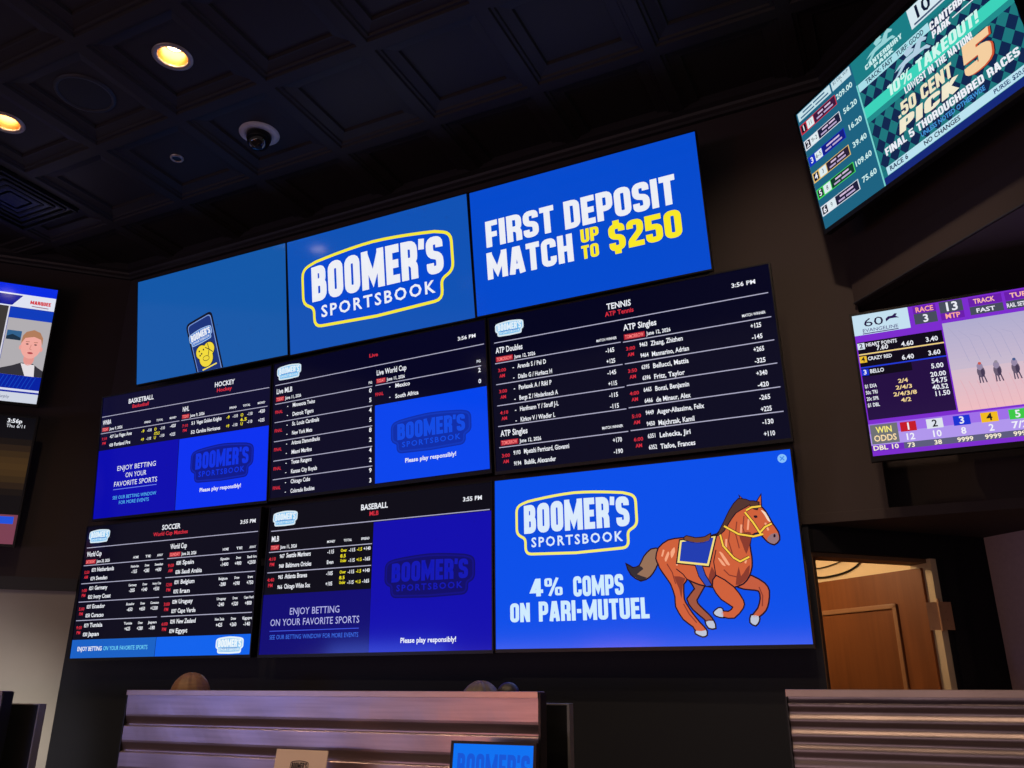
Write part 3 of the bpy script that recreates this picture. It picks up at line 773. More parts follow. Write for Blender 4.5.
b2 = TV((-.6530, -.0004, 2.0677, 1.5614, -.45, .0984), 'odds board television headed BASEBALL, in the middle of the bottom row', ODDS, 1.43, (4, 4, 18), gap=.04)
b2.disp.rect(.505, .100, 1, .5625, (10, 6, 172), 1); b2.disp.rect(0, .342, .5035, .5625, (8, 4, 112), 1)
small_logo(b2, .021, .022, .138, .077)
k = b2.sheet('heading_text'); head(k, 'BASEBALL', 'MLB', .504, .037, .122, .042); k = b2.sheet('clock_text'); k.text('3:55 PM', .885, .058, .015, WHITE, w=.078, bold=True)
k = b2.sheet('odds_table')
rule(k, .012, .993, .096)
league(k, 'MLB', TODAY, D11, .018, .128, .038, .040)
for du, st in ((.312, 'MONEY'), (.390, 'TOTAL'), (.470, 'SPREAD')): k.text(st, du, .162, .009, WHITE, w=.038, align='c', bold=True)
rule(k, .010, .501, .179); rule(k, .010, .501, .258)
for i, (no, a_, b_, m1_, m2_, tt) in enumerate((('4:10', '967 Seattle Mariners', '968 Baltimore Orioles', '-115', 'Even', '8.5'), ('4:40', '965 Atlanta Braves', '966 Chicago White Sox', '-105', '+105', '8.5'))):
    v = .200 + i * .080
    k.text(no, .030, v + .012, .013, RED, w=.034, align='c', bold=True); k.text('PM', .030, v + .033, .013, RED, w=.024, align='c', bold=True)
    for j, st in enumerate((a_, b_)):
        n1_, n_ = st.split(' ', 1)
        k.text(n1_, .066, v + .004 + j * .038, .014, WHITE, w=.024, bold=True); k.text(n_, .099, v + .004 + j * .038, .017, WHITE, w=.0056 * len(n_) + .030, bold=True)
        k.text((m1_, m2_)[j], .313, v + .003 + j * .038, .014, WHITE, w=.032, align='c', bold=True)
        k.text('Over' if j == 0 else 'Under', .374, v + j * .038, .011, YEL, w=.028, align='c', bold=True); k.text('-115', .412, v + .002 + j * .038, .013, WHITE, w=.030, align='c', bold=True)
        k.text('+1.5' if j else '-1.5', .446, v + .001 + j * .038, .012, YEL, w=.024, align='c', bold=True); k.text('+140' if j == 0 else '-165', .480, v + .001 + j * .038, .013, WHITE, w=.032, align='c', bold=True)
    k.text(tt, .372, v + .021, .012, YEL, w=.026, align='c', bold=True)
k = b2.sheet('promotion_text')
k.text('ENJOY BETTING', .252, .420, .025, (180, 180, 236), w=.236, align='c'); k.text('ON YOUR FAVORITE SPORTS', .252, .459, .025, (180, 180, 236), w=.416, align='c')
rule(k, .044, .459, .478, (60, 80, 220), .003); k.text('SEE OUR BETTING WINDOW FOR MORE EVENTS', .252, .508, .016, (60, 110, 236), w=.412, align='c')
dim_logo(b2, .570, .236, .928, .376, (12, 20, 178), (8, 6, 104), (12, 10, 128))
k = b2.sheet('notice_text'); k.text('Please play responsibly!', .638, .533, .017, WHITE, w=.226, bold=True)
b2.done()

# ---- racing promotion
b3 = TV((.7940, -.0014, 2.0697, 2.2724, -.0739, -.1684), 'bright blue television at the right end of the bottom row, showing a galloping racehorse', 'promotion screen with the racehorse', 1.43, (0, 78, 232), gap=.04, bezel=.006)
del b3.root['group']
k = b3.sheet('logo', 1); logo(k, .083, .064, .508, .266, (0, 74, 220), (246, 236, 110), (218, 234, 252), .009)
k = b3.sheet('headline_text', 1)
k.heavy('4%', .130, .342, .245, .399, (206, 234, 254), .20); k.heavy('COMPS', .282, .341, .452, .405, (206, 234, 254), .20)
k.heavy('ON', .054, .418, .126, .479, (206, 234, 254), .20); k.heavy('PARI-MUTUEL', .158, .416, .531, .479, (206, 234, 254), .20)
k = b3.sheet('corner_badge', 1); k.disc(.974, .026, .0135, (130, 190, 252), layer=2)
for sx in (-1, 1): k.line([(.974 - .006 * sx, .020), (.974 + .006 * sx, .032)], .003, (60, 130, 230), layer=3)
HB = {
'body':[(0.862,0.156),(0.891,0.162),(0.909,0.184),(0.924,0.219),(0.938,0.245),(0.939,0.267),(0.924,0.279),(0.906,0.269),(0.892,0.250),(0.881,0.241),(0.862,0.247),(0.852,0.276),(0.854,0.311),(0.852,0.340),(0.841,0.368),(0.823,0.387),(0.795,0.396),(0.765,0.397),(0.732,0.393),(0.692,0.383),(0.655,0.365),(0.642,0.355),(0.614,0.351),(0.585,0.346),(0.573,0.321),(0.565,0.300),(0.575,0.269),(0.606,0.248),(0.649,0.244),(0.703,0.248),(0.761,0.239),(0.786,0.207),(0.816,0.170),(0.844,0.149)],
'hind':[(0.570,0.313),(0.585,0.346),(0.606,0.379),(0.617,0.418),(0.617,0.447),(0.637,0.484),(0.665,0.506),(0.673,0.519),(0.701,0.518),(0.685,0.498),(0.664,0.470),(0.648,0.443),(0.641,0.425),(0.643,0.381),(0.655,0.365),(0.620,0.320)],
'hindhoof':[(0.673,0.518),(0.671,0.526),(0.690,0.535),(0.702,0.531),(0.700,0.515)],
'far':[(0.666,0.374),(0.679,0.397),(0.653,0.426),(0.669,0.457),(0.701,0.486),(0.706,0.496),(0.724,0.492),(0.714,0.476),(0.688,0.449),(0.679,0.430),(0.705,0.392),(0.692,0.379)],
'farhoof':[(0.703,0.494),(0.711,0.511),(0.729,0.512),(0.725,0.492)],
'fore':[(0.812,0.367),(0.849,0.368),(0.884,0.391),(0.894,0.412),(0.889,0.444),(0.879,0.466),(0.858,0.483),(0.840,0.483),(0.860,0.461),(0.870,0.433),(0.867,0.410),(0.842,0.405),(0.809,0.397)],
'forehoof':[(0.838,0.480),(0.834,0.499),(0.847,0.507),(0.857,0.496),(0.858,0.482)],
'fold':[(0.746,0.363),(0.794,0.398),(0.818,0.437),(0.816,0.457),(0.788,0.484),(0.756,0.480),(0.753,0.466),(0.773,0.468),(0.789,0.454),(0.756,0.430),(0.734,0.393)],
'foldhoof':[(0.755,0.459),(0.744,0.457),(0.730,0.468),(0.736,0.477),(0.756,0.482)],
'ear1':[(0.845,0.158),(0.838,0.130),(0.862,0.158)],
'ear2':[(0.882,0.158),(0.900,0.132),(0.897,0.167)],
'mane':[(0.871,0.150),(0.834,0.137),(0.804,0.170),(0.784,0.204),(0.761,0.242),(0.781,0.229),(0.797,0.207),(0.821,0.178),(0.852,0.163)],
'forelock':[(0.863,0.147),(0.892,0.153),(0.885,0.173),(0.870,0.164)],
'tail':[(0.576,0.273),(0.549,0.272),(0.525,0.293),(0.509,0.320),(0.486,0.326),(0.467,0.314),(0.480,0.344),(0.510,0.364),(0.539,0.353),(0.558,0.330),(0.571,0.303)],
'tailend':[(0.509,0.320),(0.486,0.326),(0.467,0.314),(0.480,0.344),(0.510,0.364),(0.530,0.357),(0.499,0.345),(0.520,0.330)],
'blanket':[(0.644,0.250),(0.630,0.317),(0.726,0.332),(0.755,0.244),(0.703,0.247)],
'blanketin':[(0.649,0.255),(0.638,0.312),(0.722,0.325),(0.748,0.248),(0.703,0.251)],
'saddle':[(0.658,0.248),(0.665,0.238),(0.692,0.246),(0.722,0.245),(0.739,0.237),(0.733,0.256),(0.696,0.260)],
'girth':[(0.686,0.326),(0.695,0.361),(0.714,0.391),(0.729,0.389),(0.713,0.359),(0.705,0.330)],
'hl1':[(0.611,0.283),(0.624,0.269),(0.625,0.284),(0.613,0.303)],
'hl2':[(0.761,0.292),(0.771,0.297),(0.790,0.332),(0.779,0.329)],
'hl3':[(0.755,0.309),(0.765,0.315),(0.777,0.334),(0.767,0.331)],
'hl4':[(0.591,0.303),(0.603,0.281),(0.607,0.289),(0.595,0.312)],
'sh1':[(0.735,0.334),(0.746,0.363),(0.766,0.386),(0.795,0.391),(0.765,0.395),(0.732,0.392),(0.718,0.384)],
'sh2':[(0.825,0.243),(0.832,0.273),(0.841,0.303),(0.853,0.276),(0.862,0.247),(0.854,0.238)],
'sh3':[(0.617,0.357),(0.630,0.395),(0.635,0.424),(0.643,0.381),(0.651,0.365)],
'sh4':[(0.815,0.338),(0.819,0.367),(0.836,0.346),(0.848,0.336),(0.841,0.368),(0.822,0.386),(0.801,0.391)],
'muzzle':[(0.918,0.250),(0.936,0.248),(0.939,0.267),(0.924,0.279),(0.908,0.271),(0.906,0.262)],
'blaze':[(0.896,0.176),(0.909,0.184),(0.921,0.213),(0.913,0.209),(0.905,0.191)],
'eye':[(0.873,0.192),(0.882,0.191),(0.885,0.197),(0.877,0.199)],
'nostril':[(0.925,0.252),(0.930,0.250),(0.931,0.258),(0.925,0.260)]}
HL = {'noseband':[(0.886,0.244),(0.904,0.227),(0.924,0.219)],'cheek':[(0.849,0.179),(0.870,0.211),(0.890,0.249)],'brow':[(0.853,0.174),(0.870,0.166),(0.898,0.165)],'rein':[(0.896,0.248),(0.867,0.253),(0.824,0.243),(0.783,0.216)],'breast':[(0.769,0.241),(0.775,0.275),(0.803,0.312),(0.821,0.324),(0.849,0.312)]}
def smooth_pts(pts):
    out = []; n = len(pts)
    for i in range(n):
        p0, p1, p2, p3 = pts[i - 1], pts[i], pts[(i + 1) % n], pts[(i + 2) % n]
        for t in (0, .5):
            out.append(tuple(.5 * (2 * p1[c] + (p2[c] - p0[c]) * t * .8 + (2 * p0[c] - 5 * p1[c] + 4 * p2[c] - p3[c]) * t * t * .8 + (3 * p1[c] - p0[c] - 3 * p2[c] + p3[c]) * t ** 3 * .8 + (0 if t == 0 else (p2[c] - p1[c]) * .2)) for c in (0, 1)))
    return out
k = b3.sheet('racehorse_picture', 1)
OUT = (30, 14, 34); HO = (206, 96, 58); HDK = (138, 58, 44); HLT = (246, 168, 130); HOOF = (190, 196, 214)
def part_(nm, c, ly, ol=.0045, sm=True):
    p = smooth_pts(HB[nm]) if sm else HB[nm]
    if ol: k.line(p, ol * 2, OUT, True, ly)
    k.poly(p, c, ly + 1)
part_('far', (158, 84, 62), 1); part_('farhoof', HOOF, 2)
part_('tail', (150, 112, 88), 1); k.poly(smooth_pts(HB['tailend']), (52, 44, 50), 3)
part_('fore', (196, 92, 62), 3); part_('forehoof', HOOF, 3)
part_('ear1', HO, 4, .004, False); part_('ear2', HO, 4, .004, False)
part_('hind', HO, 5); part_('hindhoof', HOOF, 5)
part_('body', HO, 7)
k.poly(smooth_pts(HB['hind']), HO, 9)
for nm in ('sh1', 'sh2', 'sh3', 'sh4'): k.poly(smooth_pts(HB[nm]), HDK, 10)
for nm in ('hl1', 'hl2', 'hl3', 'hl4'): k.poly(smooth_pts(HB[nm]), HLT, 10)
k.line([(.752, .285), (.742, .320), (.745, .360), (.752, .385)], .003, OUT, layer=11)
k.line([(.625, .335), (.645, .352), (.655, .366)], .003, OUT, layer=11)
for ln_ in ([(.845, .190), (.838, .225), (.846, .262)], [(.822, .205), (.815, .240), (.822, .285)], [(.800, .225), (.792, .262), (.800, .300)], [(.597, .318), (.612, .345), (.620, .380)], [(.770, .345), (.785, .362), (.806, .368)], [(.640, .440), (.655, .470), (.676, .496)], [(.868, .400), (.876, .425), (.872, .455)]): k.line(ln_, .0035, HDK, layer=10)
for ln_ in ([(.858, .200), (.852, .232)], [(.835, .215), (.830, .245)], [(.786, .255), (.782, .285)], [(.583, .295), (.590, .275)], [(.632, .300), (.628, .325)], [(.835, .330), (.842, .312)], [(.905, .215), (.912, .238)]): k.line(ln_, .0055, HLT, layer=10)
part_('fold', HO, 11, .004); part_('foldhoof', HOOF, 11, .004)
part_('mane', (84, 52, 46), 11, .003); part_('forelock', (84, 52, 46), 11, .003)
part_('muzzle', (150, 116, 122), 11, 0); part_('nostril', OUT, 13, 0); part_('eye', OUT, 12, 0); part_('blaze', (248, 214, 190), 11, 0)
part_('girth', (40, 74, 190), 12, .003, False)
part_('blanket', (244, 222, 130), 12, .004, False); part_('blanketin', (30, 60, 176), 14, 0, False); part_('saddle', (120, 70, 48), 15, .003)
for nm, pts in HL.items():
    k.line(pts, .009, OUT, layer=16); k.line(pts, .0055, (250, 206, 70), layer=17)
b3.done()

# ---- racing feed on the bulkhead
TEAL = (26, 118, 128); TDK = (16, 38, 78); TLT = (40, 150, 156)
r1 = TV((2.1399, -.5259, 3.7237, 7.2314, -44.3157, 0), 'tilted teal television high on the angled bulkhead, showing racetrack odds', None, 1.07, TEAL, .010, .020, .16)
D_ = r1.disp
D_.rect(0, .0, .338, .5625, (28, 98, 128), 1); D_.rect(.338, 0, 1, .105, (26, 124, 132), 1)
D_.rect(.345, .105, 1, .505, TDK, 1)
for i in range(14):
    for j in range(7):
        u, v = .345 + i * .050, .105 + j * .0665
        p = [(u, v - .03325), (u + .025, v), (u, v + .03325), (u - .025, v)]
        p = [(min(max(a_, .346), .999), min(max(b_, .106), .504)) for a_, b_ in p]
        D_.poly(p, (30, 118, 124), 2)
D_.rect(.336, .105, .343, .5625, (120, 210, 206), 3)
D_.rect(.343, .215, 1, .262, (60, 210, 186), 3); D_.rect(.343, .262, 1, .285, (34, 140, 140), 3)
D_.rect(.365, .497, 1, .530, (186, 226, 240), 3); D_.rect(.343, .532, 1, .5625, (20, 40, 120), 3)
D_.rect(.345, .108, .70, .142, (168, 222, 232), 3)
k = r1.sheet('feed_text', 4)
k.heavy('10% TAKEOUT!', .463, .206, .872, .252, (206, 246, 236), .19, shear=.1)
k.heavy('LOWEST IN THE NATION!', .535, .262, .835, .290, WHITE, .18)
k.heavy('.50 CENT', .478, .306, .728, .358, (238, 228, 196), .19, shear=.12); k.heavy('PICK', .462, .366, .735, .417, (240, 232, 206), .22, shear=.12)
k.heavy('FINAL 5 THOROUGHBRED RACES', .382, .426, .962, .457, WHITE, .19)
k.text('UNLESS NOTED OTHERWISE', .545, .484, .018, (70, 150, 220), w=.275, bold=True)
k.text('RACE 6', .380, .521, .019, (20, 40, 80), w=.090, bold=True); k.text('NO CHANGES', .546, .521, .018, (30, 40, 70), w=.160, bold=True); k.text('PURSE: $20,000', .842, .521, .016, (30, 60, 110), w=.14, bold=True)
k.text('TRACK: FAST', .385, .134, .020, (24, 50, 80), w=.14, bold=True); k.text('TURF: GOOD', .545, .134, .020, (24, 50, 80), w=.13, bold=True)
k.heavy('CANTERBURY', .700, .116, .905, .146, WHITE, .20, shear=.1); k.heavy('PARK', .700, .152, .780, .180, WHITE, .20, shear=.1); k.line([(.79, .166), (.90, .166)], .004, WHITE)
k.heavy('CANTERBURY', .400, .060, .590, .080, (200, 236, 236), .20); k.heavy('PARK', .440, .085, .540, .101, (200, 236, 236), .20)
k.rect(.635, -0.0 + .002, .80, .085, (214, 232, 240)); k.text('10', .655, .062, .052, (14, 24, 50), w=.080, bold=True, layer=5); k.line([(.650, .075), (.790, .075)], .008, (70, 90, 120), layer=5)
k = r1.sheet('number_five', 6)
def five(du, dv, c, ly): k.heavy('5', .770 + du, .292 + dv, .880 + du, .410 + dv, c, .24, layer=ly, shear=.1)
five(.008, .004, (30, 30, 50), 6); five(.004, .002, (206, 84, 50), 7); five(-.003, -.002, (244, 206, 160), 8)
k = r1.sheet('horse_emblem', 4)
def runner(cu, cv, s_, c):
    k.poly([(cu + x * s_, cv + y * s_) for x, y in ((-.95, .10), (-.6, -.05), (-.2, -.12), (.2, -.10), (.5, -.40), (.75, -.48), (1.0, -.25), (.92, -.18), (.7, -.25), (.55, .0), (.9, .05), (1.05, .25), (.95, .28), (.75, .16), (.4, .15), (.1, .12), (-.3, .12), (-.7, .35), (-1.0, .38), (-.75, .22), (-.5, .06))], c)
    k.poly([(cu + x * s_, cv + y * s_) for x, y in ((-.15, -.14), (-.25, -.38), (.05, -.52), (.22, -.50), (.30, -.38), (.16, -.34), (.30, -.24), (.20, -.16))], c)
runner(.595, .175, .085, (178, 206, 226)); k = r1.sheet('horse_emblem', 4); runner(.485, .035, .075, (150, 210, 214))
k = r1.sheet('emblem_dust', 4)
for i in range(9): k.disc(.520 + i * .019, .208 + .003 * math.sin(i * 2), .0022, (170, 214, 220), 8)
k = r1.sheet('runner_table', 4)
k.rect(.008, .004, .213, .044, (196, 224, 232)); [k.line([(a_, v_), (b_, v_)], .007, (60, 104, 134), layer=5) for a_, b_, v_ in ((.040, .100, .016), (.108, .180, .016), (.022, .110, .033), (.118, .198, .033))]
k.rect(.222, .004, .330, .044, (196, 224, 232)); k.text('$2 DBL W/P', .276, .022, .014, (40, 70, 100), w=.09, align='c', layer=5); k.text('5', .276, .040, .012, (40, 70, 100), align='c', layer=5)
for i, (c, nm, ml, od, bgc) in enumerate((((200, 40, 60), '1', '11', '209.00', (60, 24, 60)), ((220, 226, 236), '2', '9-2', '56.20', (26, 28, 60)), ((24, 50, 190), '3', '6-5', '16.20', (18, 28, 130)), ((226, 190, 110), '4', '3', '39.40', (40, 30, 54)), ((70, 210, 90), '5', '8', '109.60', (16, 56, 44)), ((220, 226, 236), '6', '9', '75.60', (30, 30, 58)))):
    v = .062 + i * .0795
    k.rect(.004, v, .226, v + .046, c, 4); k.rect(.010, v + .006, .040, v + .040, (18, 18, 40) if i != 2 else (24, 50, 190), 5)
    k.text(nm, .025, v + .035, .026, WHITE, align='c', bold=True, layer=6)
    k.rect(.046, v + .004, .088, v + .042, (222, 236, 240), 5); k.text(ml, .067, v + .032, .020, (30, 40, 60), w=.012 * len(ml), align='c', layer=6)
    k.rect(.092, v + .003, .222, v + .043, bgc, 5); [k.line([(a_, v_), (b_, v_)], .0075, c_, layer=6) for a_, b_, v_, c_ in ((.118, .150 + .004 * (i % 3), v + .015, (214, 190, 222)), (.160, .196, v + .015, (214, 190, 222)), (.106, .142, v + .032, (186, 168, 208)), (.150, .206 - .005 * (i % 2), v + .032, (186, 168, 208)))]
    k.text(od, .322, v + .030, .023, (206, 240, 238), w=.0155 * len(od), align='r', bold=True)
r1.done()

# ---- race replay on the screen under the bulkhead
PUR = (124, 44, 206); PDK = (36, 14, 66)
r2t = TV((2.3726, -.1595, 2.6678, 2.2296, .1519, 0), 'purple television below the angled bulkhead, showing horses running on a pale track', None, 1.07, PUR, .010, .022, .30)
D_ = r2t.disp
D_.rect(0, 0, .199, .084, (196, 224, 240), 1)
D_.rect(.004, .112, .300, .424, PDK, 1)
def mixc(a_, b_, t): return tuple(int(a_[q] + (b_[q] - a_[q]) * t) for q in range(3))
for i in range(24):
    t_ = i / 23; cc = mixc((176, 172, 206), (202, 186, 206), t_ / .55) if t_ < .55 else mixc((214, 190, 204), (238, 188, 194), (t_ - .55) / .45)
    D_.rect(.305, .088 + .3440 * i / 24, 1, .088 + .3440 * (i + 1) / 24, cc, 1)
for i in range(26):
    u = .33 + i * .026; D_.line([(u, .315 + .01 * math.sin(i)), (u + .012, .36), (u + .02, .430)], .0020, (224, 174, 184), layer=2)
for i in range(20):
    u = .32 + i * .034; D_.line([(u, .105 + .02 * (i % 3)), (u + .03, .16), (u + .05, .25)], .0018, (172, 166, 198), layer=2)
D_.rect(0, .440, 1, .478, (158, 110, 232), 1); D_.rect(0, .478, 1, .522, (176, 150, 236), 1); D_.rect(0, .522, 1, .545, (92, 92, 124), 1); D_.rect(0, .522, .11, .545, (110, 40, 190), 2)
D_.rect(.004, .444, .098, .518, (110, 112, 116), 2)
k = r2t.sheet('header_text', 3)
k.text('60', .036, .052, .034, (30, 16, 60), w=.075, layer=3); k.text('EVANGELINE', .030, .074, .014, (60, 20, 110), w=.128, layer=3); k.rect(.030, .078, .157, .0815, (60, 20, 110))
k.poly([(.118, .032), (.128, .024), (.142, .024), (.152, .016), (.160, .018), (.154, .027), (.166, .036), (.152, .034), (.132, .034), (.118, .044)], (40, 18, 80))
k.rect(.216, .004, .294, .034, (106, 30, 170)); k.text('RACE', .255, .028, .020, (255, 170, 150), w=.062, align='c', bold=True, layer=4)
k.rect(.216, .034, .294, .076, (70, 76, 92)); k.text('3', .255, .070, .030, WHITE, align='c', bold=True, layer=4)
k.rect(.306, .003, .384, .048, (70, 76, 92)); k.text('13', .345, .042, .034, WHITE, w=.05, align='c', bold=True, layer=4)
k.rect(.306, .048, .384, .076, (106, 30, 170)); k.text('MTP', .345, .072, .020, (255, 170, 150), w=.05, align='c', bold=True, layer=4)
for u, st, st2 in ((.404, 'TRACK', 'FAST'), (.522, 'TURF', 'RAIL SET AT 25')):
    k.rect(u, .006, u + .108, .040, (106, 30, 170)); k.text(st, u + .050, .031, .018, (255, 190, 170), w=.068, align='c', bold=True, layer=4)
    k.rect(u, .042, u + .108, .074, (70, 76, 92)); k.text(st2, u + .050, .067, .016, WHITE, w=.062 if len(st2) < 6 else .10, align='c', bold=True, layer=4)
k = r2t.sheet('results_table', 3)
k.rect(.004, .112, .300, .158, (14, 8, 24), 2); k.rect(.004, .168, .300, .212, (14, 8, 24), 2); k.rect(.004, .220, .180, .252, (14, 8, 24), 2)
k.rect(.004, .160, .300, .165, (244, 214, 130)); k.rect(.004, .213, .300, .218, (30, 60, 220))
for no, c, v in (('2', (214, 226, 240), .116), ('4', (236, 190, 50), .170), ('3', (24, 50, 210), .222)):
    k.rect(.004, v, .030, v + .026, c); k.text(no, .017, v + .021, .018, WHITE if no == '3' else (20, 20, 30), align='c', bold=True, layer=4)
k.text('HEART POINTS', .034, .133, .014, WHITE, w=.11, bold=True); k.text('CRAZY RED', .034, .189, .014, WHITE, w=.085, bold=True); k.text('BELLO', .034, .241, .015, WHITE, w=.050, bold=True)
for st, u, v in (('7.60', .090, .153), ('4.60', .178, .153), ('3.40', .262, .150), ('6.40', .172, .206), ('3.60', .262, .204), ('5.00', .264, .256), ('20.00', .262, .288), ('54.75', .262, .313), ('40.52', .262, .338), ('11.50', .264, .363)): k.text(st, u, v, .018, WHITE, w=.0105 * len(st), align='c', bold=True)
for a_, b_, v in (('$1 EXA', '2/4', .298), ('50c TRI', '2/4/3', .323), ('20c SPR', '2/4/3/8', .348), ('$1 DBL', '4/2', .373)):
    k.text(a_, .008, v, .014, WHITE, w=.042, bold=True); k.text(b_, .142, v - .004, .015, (244, 214, 150), w=.0115 * len(b_), align='c', bold=True)
k = r2t.sheet('odds_bar', 3)
k.text('WIN', .051, .476, .023, (250, 236, 120), w=.055, align='c', bold=True); k.text('ODDS', .051, .508, .023, (250, 220, 170), w=.078, align='c', bold=True); k.text('DBL 10', .004, .541, .017, (250, 240, 210), w=.088, bold=True)
for i, (no, c, od, db) in enumerate((('1', (196, 24, 40), '12', '73'), ('2', (220, 226, 236), '10', '38'), ('3', (24, 50, 210), '8', '9999'), ('4', (240, 186, 30), '2', '9999'), ('5', (60, 200, 70), '7/2', '9999'), ('6', (30, 30, 30), '20', '9999'))):
    u = .134 + i * .088
    k.rect(u - .027, .446, u + .027, .482, c); k.text(no, u, .476, .026, (20, 20, 30) if no in '24' else WHITE, align='c', bold=True, layer=4)
    k.text(od, u, .514, .024, (240, 240, 250), w=.017 * len(od), align='c', bold=True); k.text(db, u, .542, .016, (250, 240, 210), w=.013 * len(db), align='c', bold=True)
for i, (u, v, cap_) in enumerate(((.400, .300, (200, 90, 80)), (.452, .302, (150, 140, 156)), (.509, .302, (70, 90, 140)), (.548, .309, (220, 90, 110)), (.62, .304, (80, 120, 90)))):
    k = r2t.sheet('race_horse', 3)
    k.disc(u, v - .006, .013, (104, 90, 112), 14, .022); k.disc(u + .005, v - .002, .006, (70, 58, 84), 12, .016, 4); k.disc(u - .001, v - .026, .010, (150, 136, 166), 12, .014, 4); k.disc(u, v - .038, .0055, cap_, 10, layer=5)
    for du in (-.008, -.001, .007): k.line([(u + du, v + .008), (u + du * 1.4 + .003, v + .036)], .0042, (84, 70, 96))
r2t.done()

# ---- left screens
LW = 1.47
l1 = TV((-3.7618, -.8202, 3.7083, 5.0413, 47.0632, 0), 'television high on the left wall, showing a presenter under a blue banner', 'screens on the left wall', LW, (14, 36, 160), .012, .018, .10)
D_ = l1.disp
D_.rect(0, 0, 1, .045, (8, 44, 226), 1); D_.rect(0, .045, 1, .110, (222, 226, 240), 1); D_.poly([(0, .052), (.862, .052), (.824, .104), (0, .104)], (10, 24, 150), 2)
D_.rect(0, .110, .812, .45, (60, 56, 54), 1); D_.rect(.812, .110, .818, .45, (214, 214, 226), 1)
D_.rect(.820, .112, 1, .165, (16, 60, 186), 2); D_.rect(.820, .165, 1, .436, (176, 172, 176), 2)
D_.rect(0, .436, 1, .500, (8, 34, 160), 2); D_.rect(0, .500, 1, .510, (214, 218, 240), 3); D_.rect(0, .518, 1, .5625, (206, 212, 226), 2)
for i in range(22): D_.line([(.62 + i * .016, .496), (.64 + i * .016, .440)], .003, (20, 70, 190), layer=3)
k = l1.sheet('caption_text', 4); k.heavy('MARQUEE', .896, .070, .982, .088, (210, 40, 50), .22); k.line([(.905, .098), (.975, .100)], .004, (150, 100, 120))
k = l1.sheet('footer_text', 4); k.text('Murphy', .835, .546, .014, (60, 70, 110), w=.05, shear=.2)
k = l1.sheet('presenter_picture', 4)
k.rect(.826, .225, .886, .270, (50, 96, 140), 3); k.poly([(.826, .255), (.85, .243), (.886, .258), (.886, .270), (.826, .270)], (30, 50, 70), 4)
k.poly([(.815, .436), (.825, .410), (.872, .392), (.905, .375), (.955, .375), (.975, .39), (1, .405), (1, .436)], (52, 50, 58), 5)
k.poly([(.905, .378), (.93, .436), (.968, .436), (.962, .380)], (226, 220, 224), 6)
k.disc(.934, .352, .022, (226, 150, 142), 16, .034, 6); k.disc(.934, .290, .042, (240, 168, 158), 28, .062, 7)
k.disc(.8915, .302, .006, (232, 158, 150), 10, .012, 7); k.disc(.977, .302, .006, (232, 158, 150), 10, .012, 7)
k.poly([(.890, .285), (.893, .245), (.905, .225), (.935, .212), (.962, .222), (.977, .248), (.979, .285), (.970, .255), (.940, .245), (.905, .255)], (176, 124, 92), 8)
for du in (-.017, .017): k.disc(.934 + du, .283, .006, (110, 70, 70), 10, .0035, 8); k.line([(.934 + du - .008, .272), (.934 + du + .008, .271)], .003, (170, 110, 90), layer=8)
k.line([(.934, .285), (.930, .306), (.938, .308)], .003, (206, 130, 120), layer=8); k.disc(.935, .325, .012, (176, 72, 76), 12, .005, 8)
l1.done()
l2 = TV((-3.7500, -.7855, 2.7641, 3.8077, 44.9884, 0), 'dim television on the left wall under the presenter screen, with a clock in its corner', 'screens on the left wall', LW, (10, 9, 14), .012, .018, .12)
D_ = l2.disp
for i in range(12): D_.rect(0, .10 + i * .028, 1, .128 + i * .028, tuple(int(a_ + (b_ - a_) * math.sin(math.pi * min(1, (i + .5) / 9))) for a_, b_ in ((14, 66), (10, 46), (12, 22))), 1)
D_.rect(0, .436, 1, .5625, (120, 62, 80), 2); D_.rect(0, .444, .985, .476, (30, 80, 214), 3)
k = l2.sheet('clock_text', 3); k.text('3:56p', .886, .028, .018, WHITE, w=.060, bold=True); k.text('Thu 6/11', .886, .050, .015, WHITE, w=.078)
l2.done()

# ------------------------------------------------------------------ ceiling fittings
def downlight(x, y, label, drop=0.0):
    root = empty('downlight', label, 'ceiling light', 'recessed downlights', loc=(x, y, CEIL))
    bm = bmesh.new(); lathe(bm, [(.072, .004), (.072, -.004), (.090, -.008), (.098, -.003), (.098, .003)], 40); bm_obj('trim_ring', bm, M['lampring'], root, True)
    bm = bmesh.new(); lathe(bm, [(.0735, -.002), (.070, .020), (.062, .060), (.058, .100)], 40); bm_obj('reflector', bm, M['reflector'], root, True)
    bm = bmesh.new(); lathe(bm, [(.050, .085), (.046, .072), (.026, .064), (0, .062)], 32); o = bm_obj('bulb', bm, lampglow, root, True); o.location.z = -drop
    return root
for o in (downlight(-1.037, -1.400, 'glowing recessed downlight in the ceiling, beside the dome camera'), downlight(-2.277, -1.425, 'glowing recessed downlight cut by the left edge of the photo'),
          downlight(-2.39, -2.015, 'recessed downlight nearer the camera, mirrored as a small glint in the logo screen', .085), downlight(-2.86, -5.70, 'recessed downlight far behind the camera, nearer of the two in the back of the hall', .085), downlight(-3.41, -6.93, 'recessed downlight farthest behind the camera, in the back of the hall', .085)): pass
cam_dome = empty('dome_camera', 'black dome security camera in a white ceiling ring', 'security camera', loc=(-1.073, -.735, CEIL))
bm = bmesh.new(); lathe(bm, [(.062, 0), (.060, -.014), (.098, -.012), (.112, -.002), (.112, .002)], 44); bm_obj('ring', bm, M['white'], cam_dome, True)
bm = bmesh.new(); lathe(bm, [(.068, .0), (.068, -.038), (.064, -.046)], 40); bm_obj('collar', bm, M['black'], cam_dome, True)
bm = bmesh.new(); lathe(bm, [(.064, -.044), (.060, -.066), (.046, -.088), (.024, -.100), (0, -.104)], 36); bm_obj('dome', bm, M['glass'], cam_dome, True)
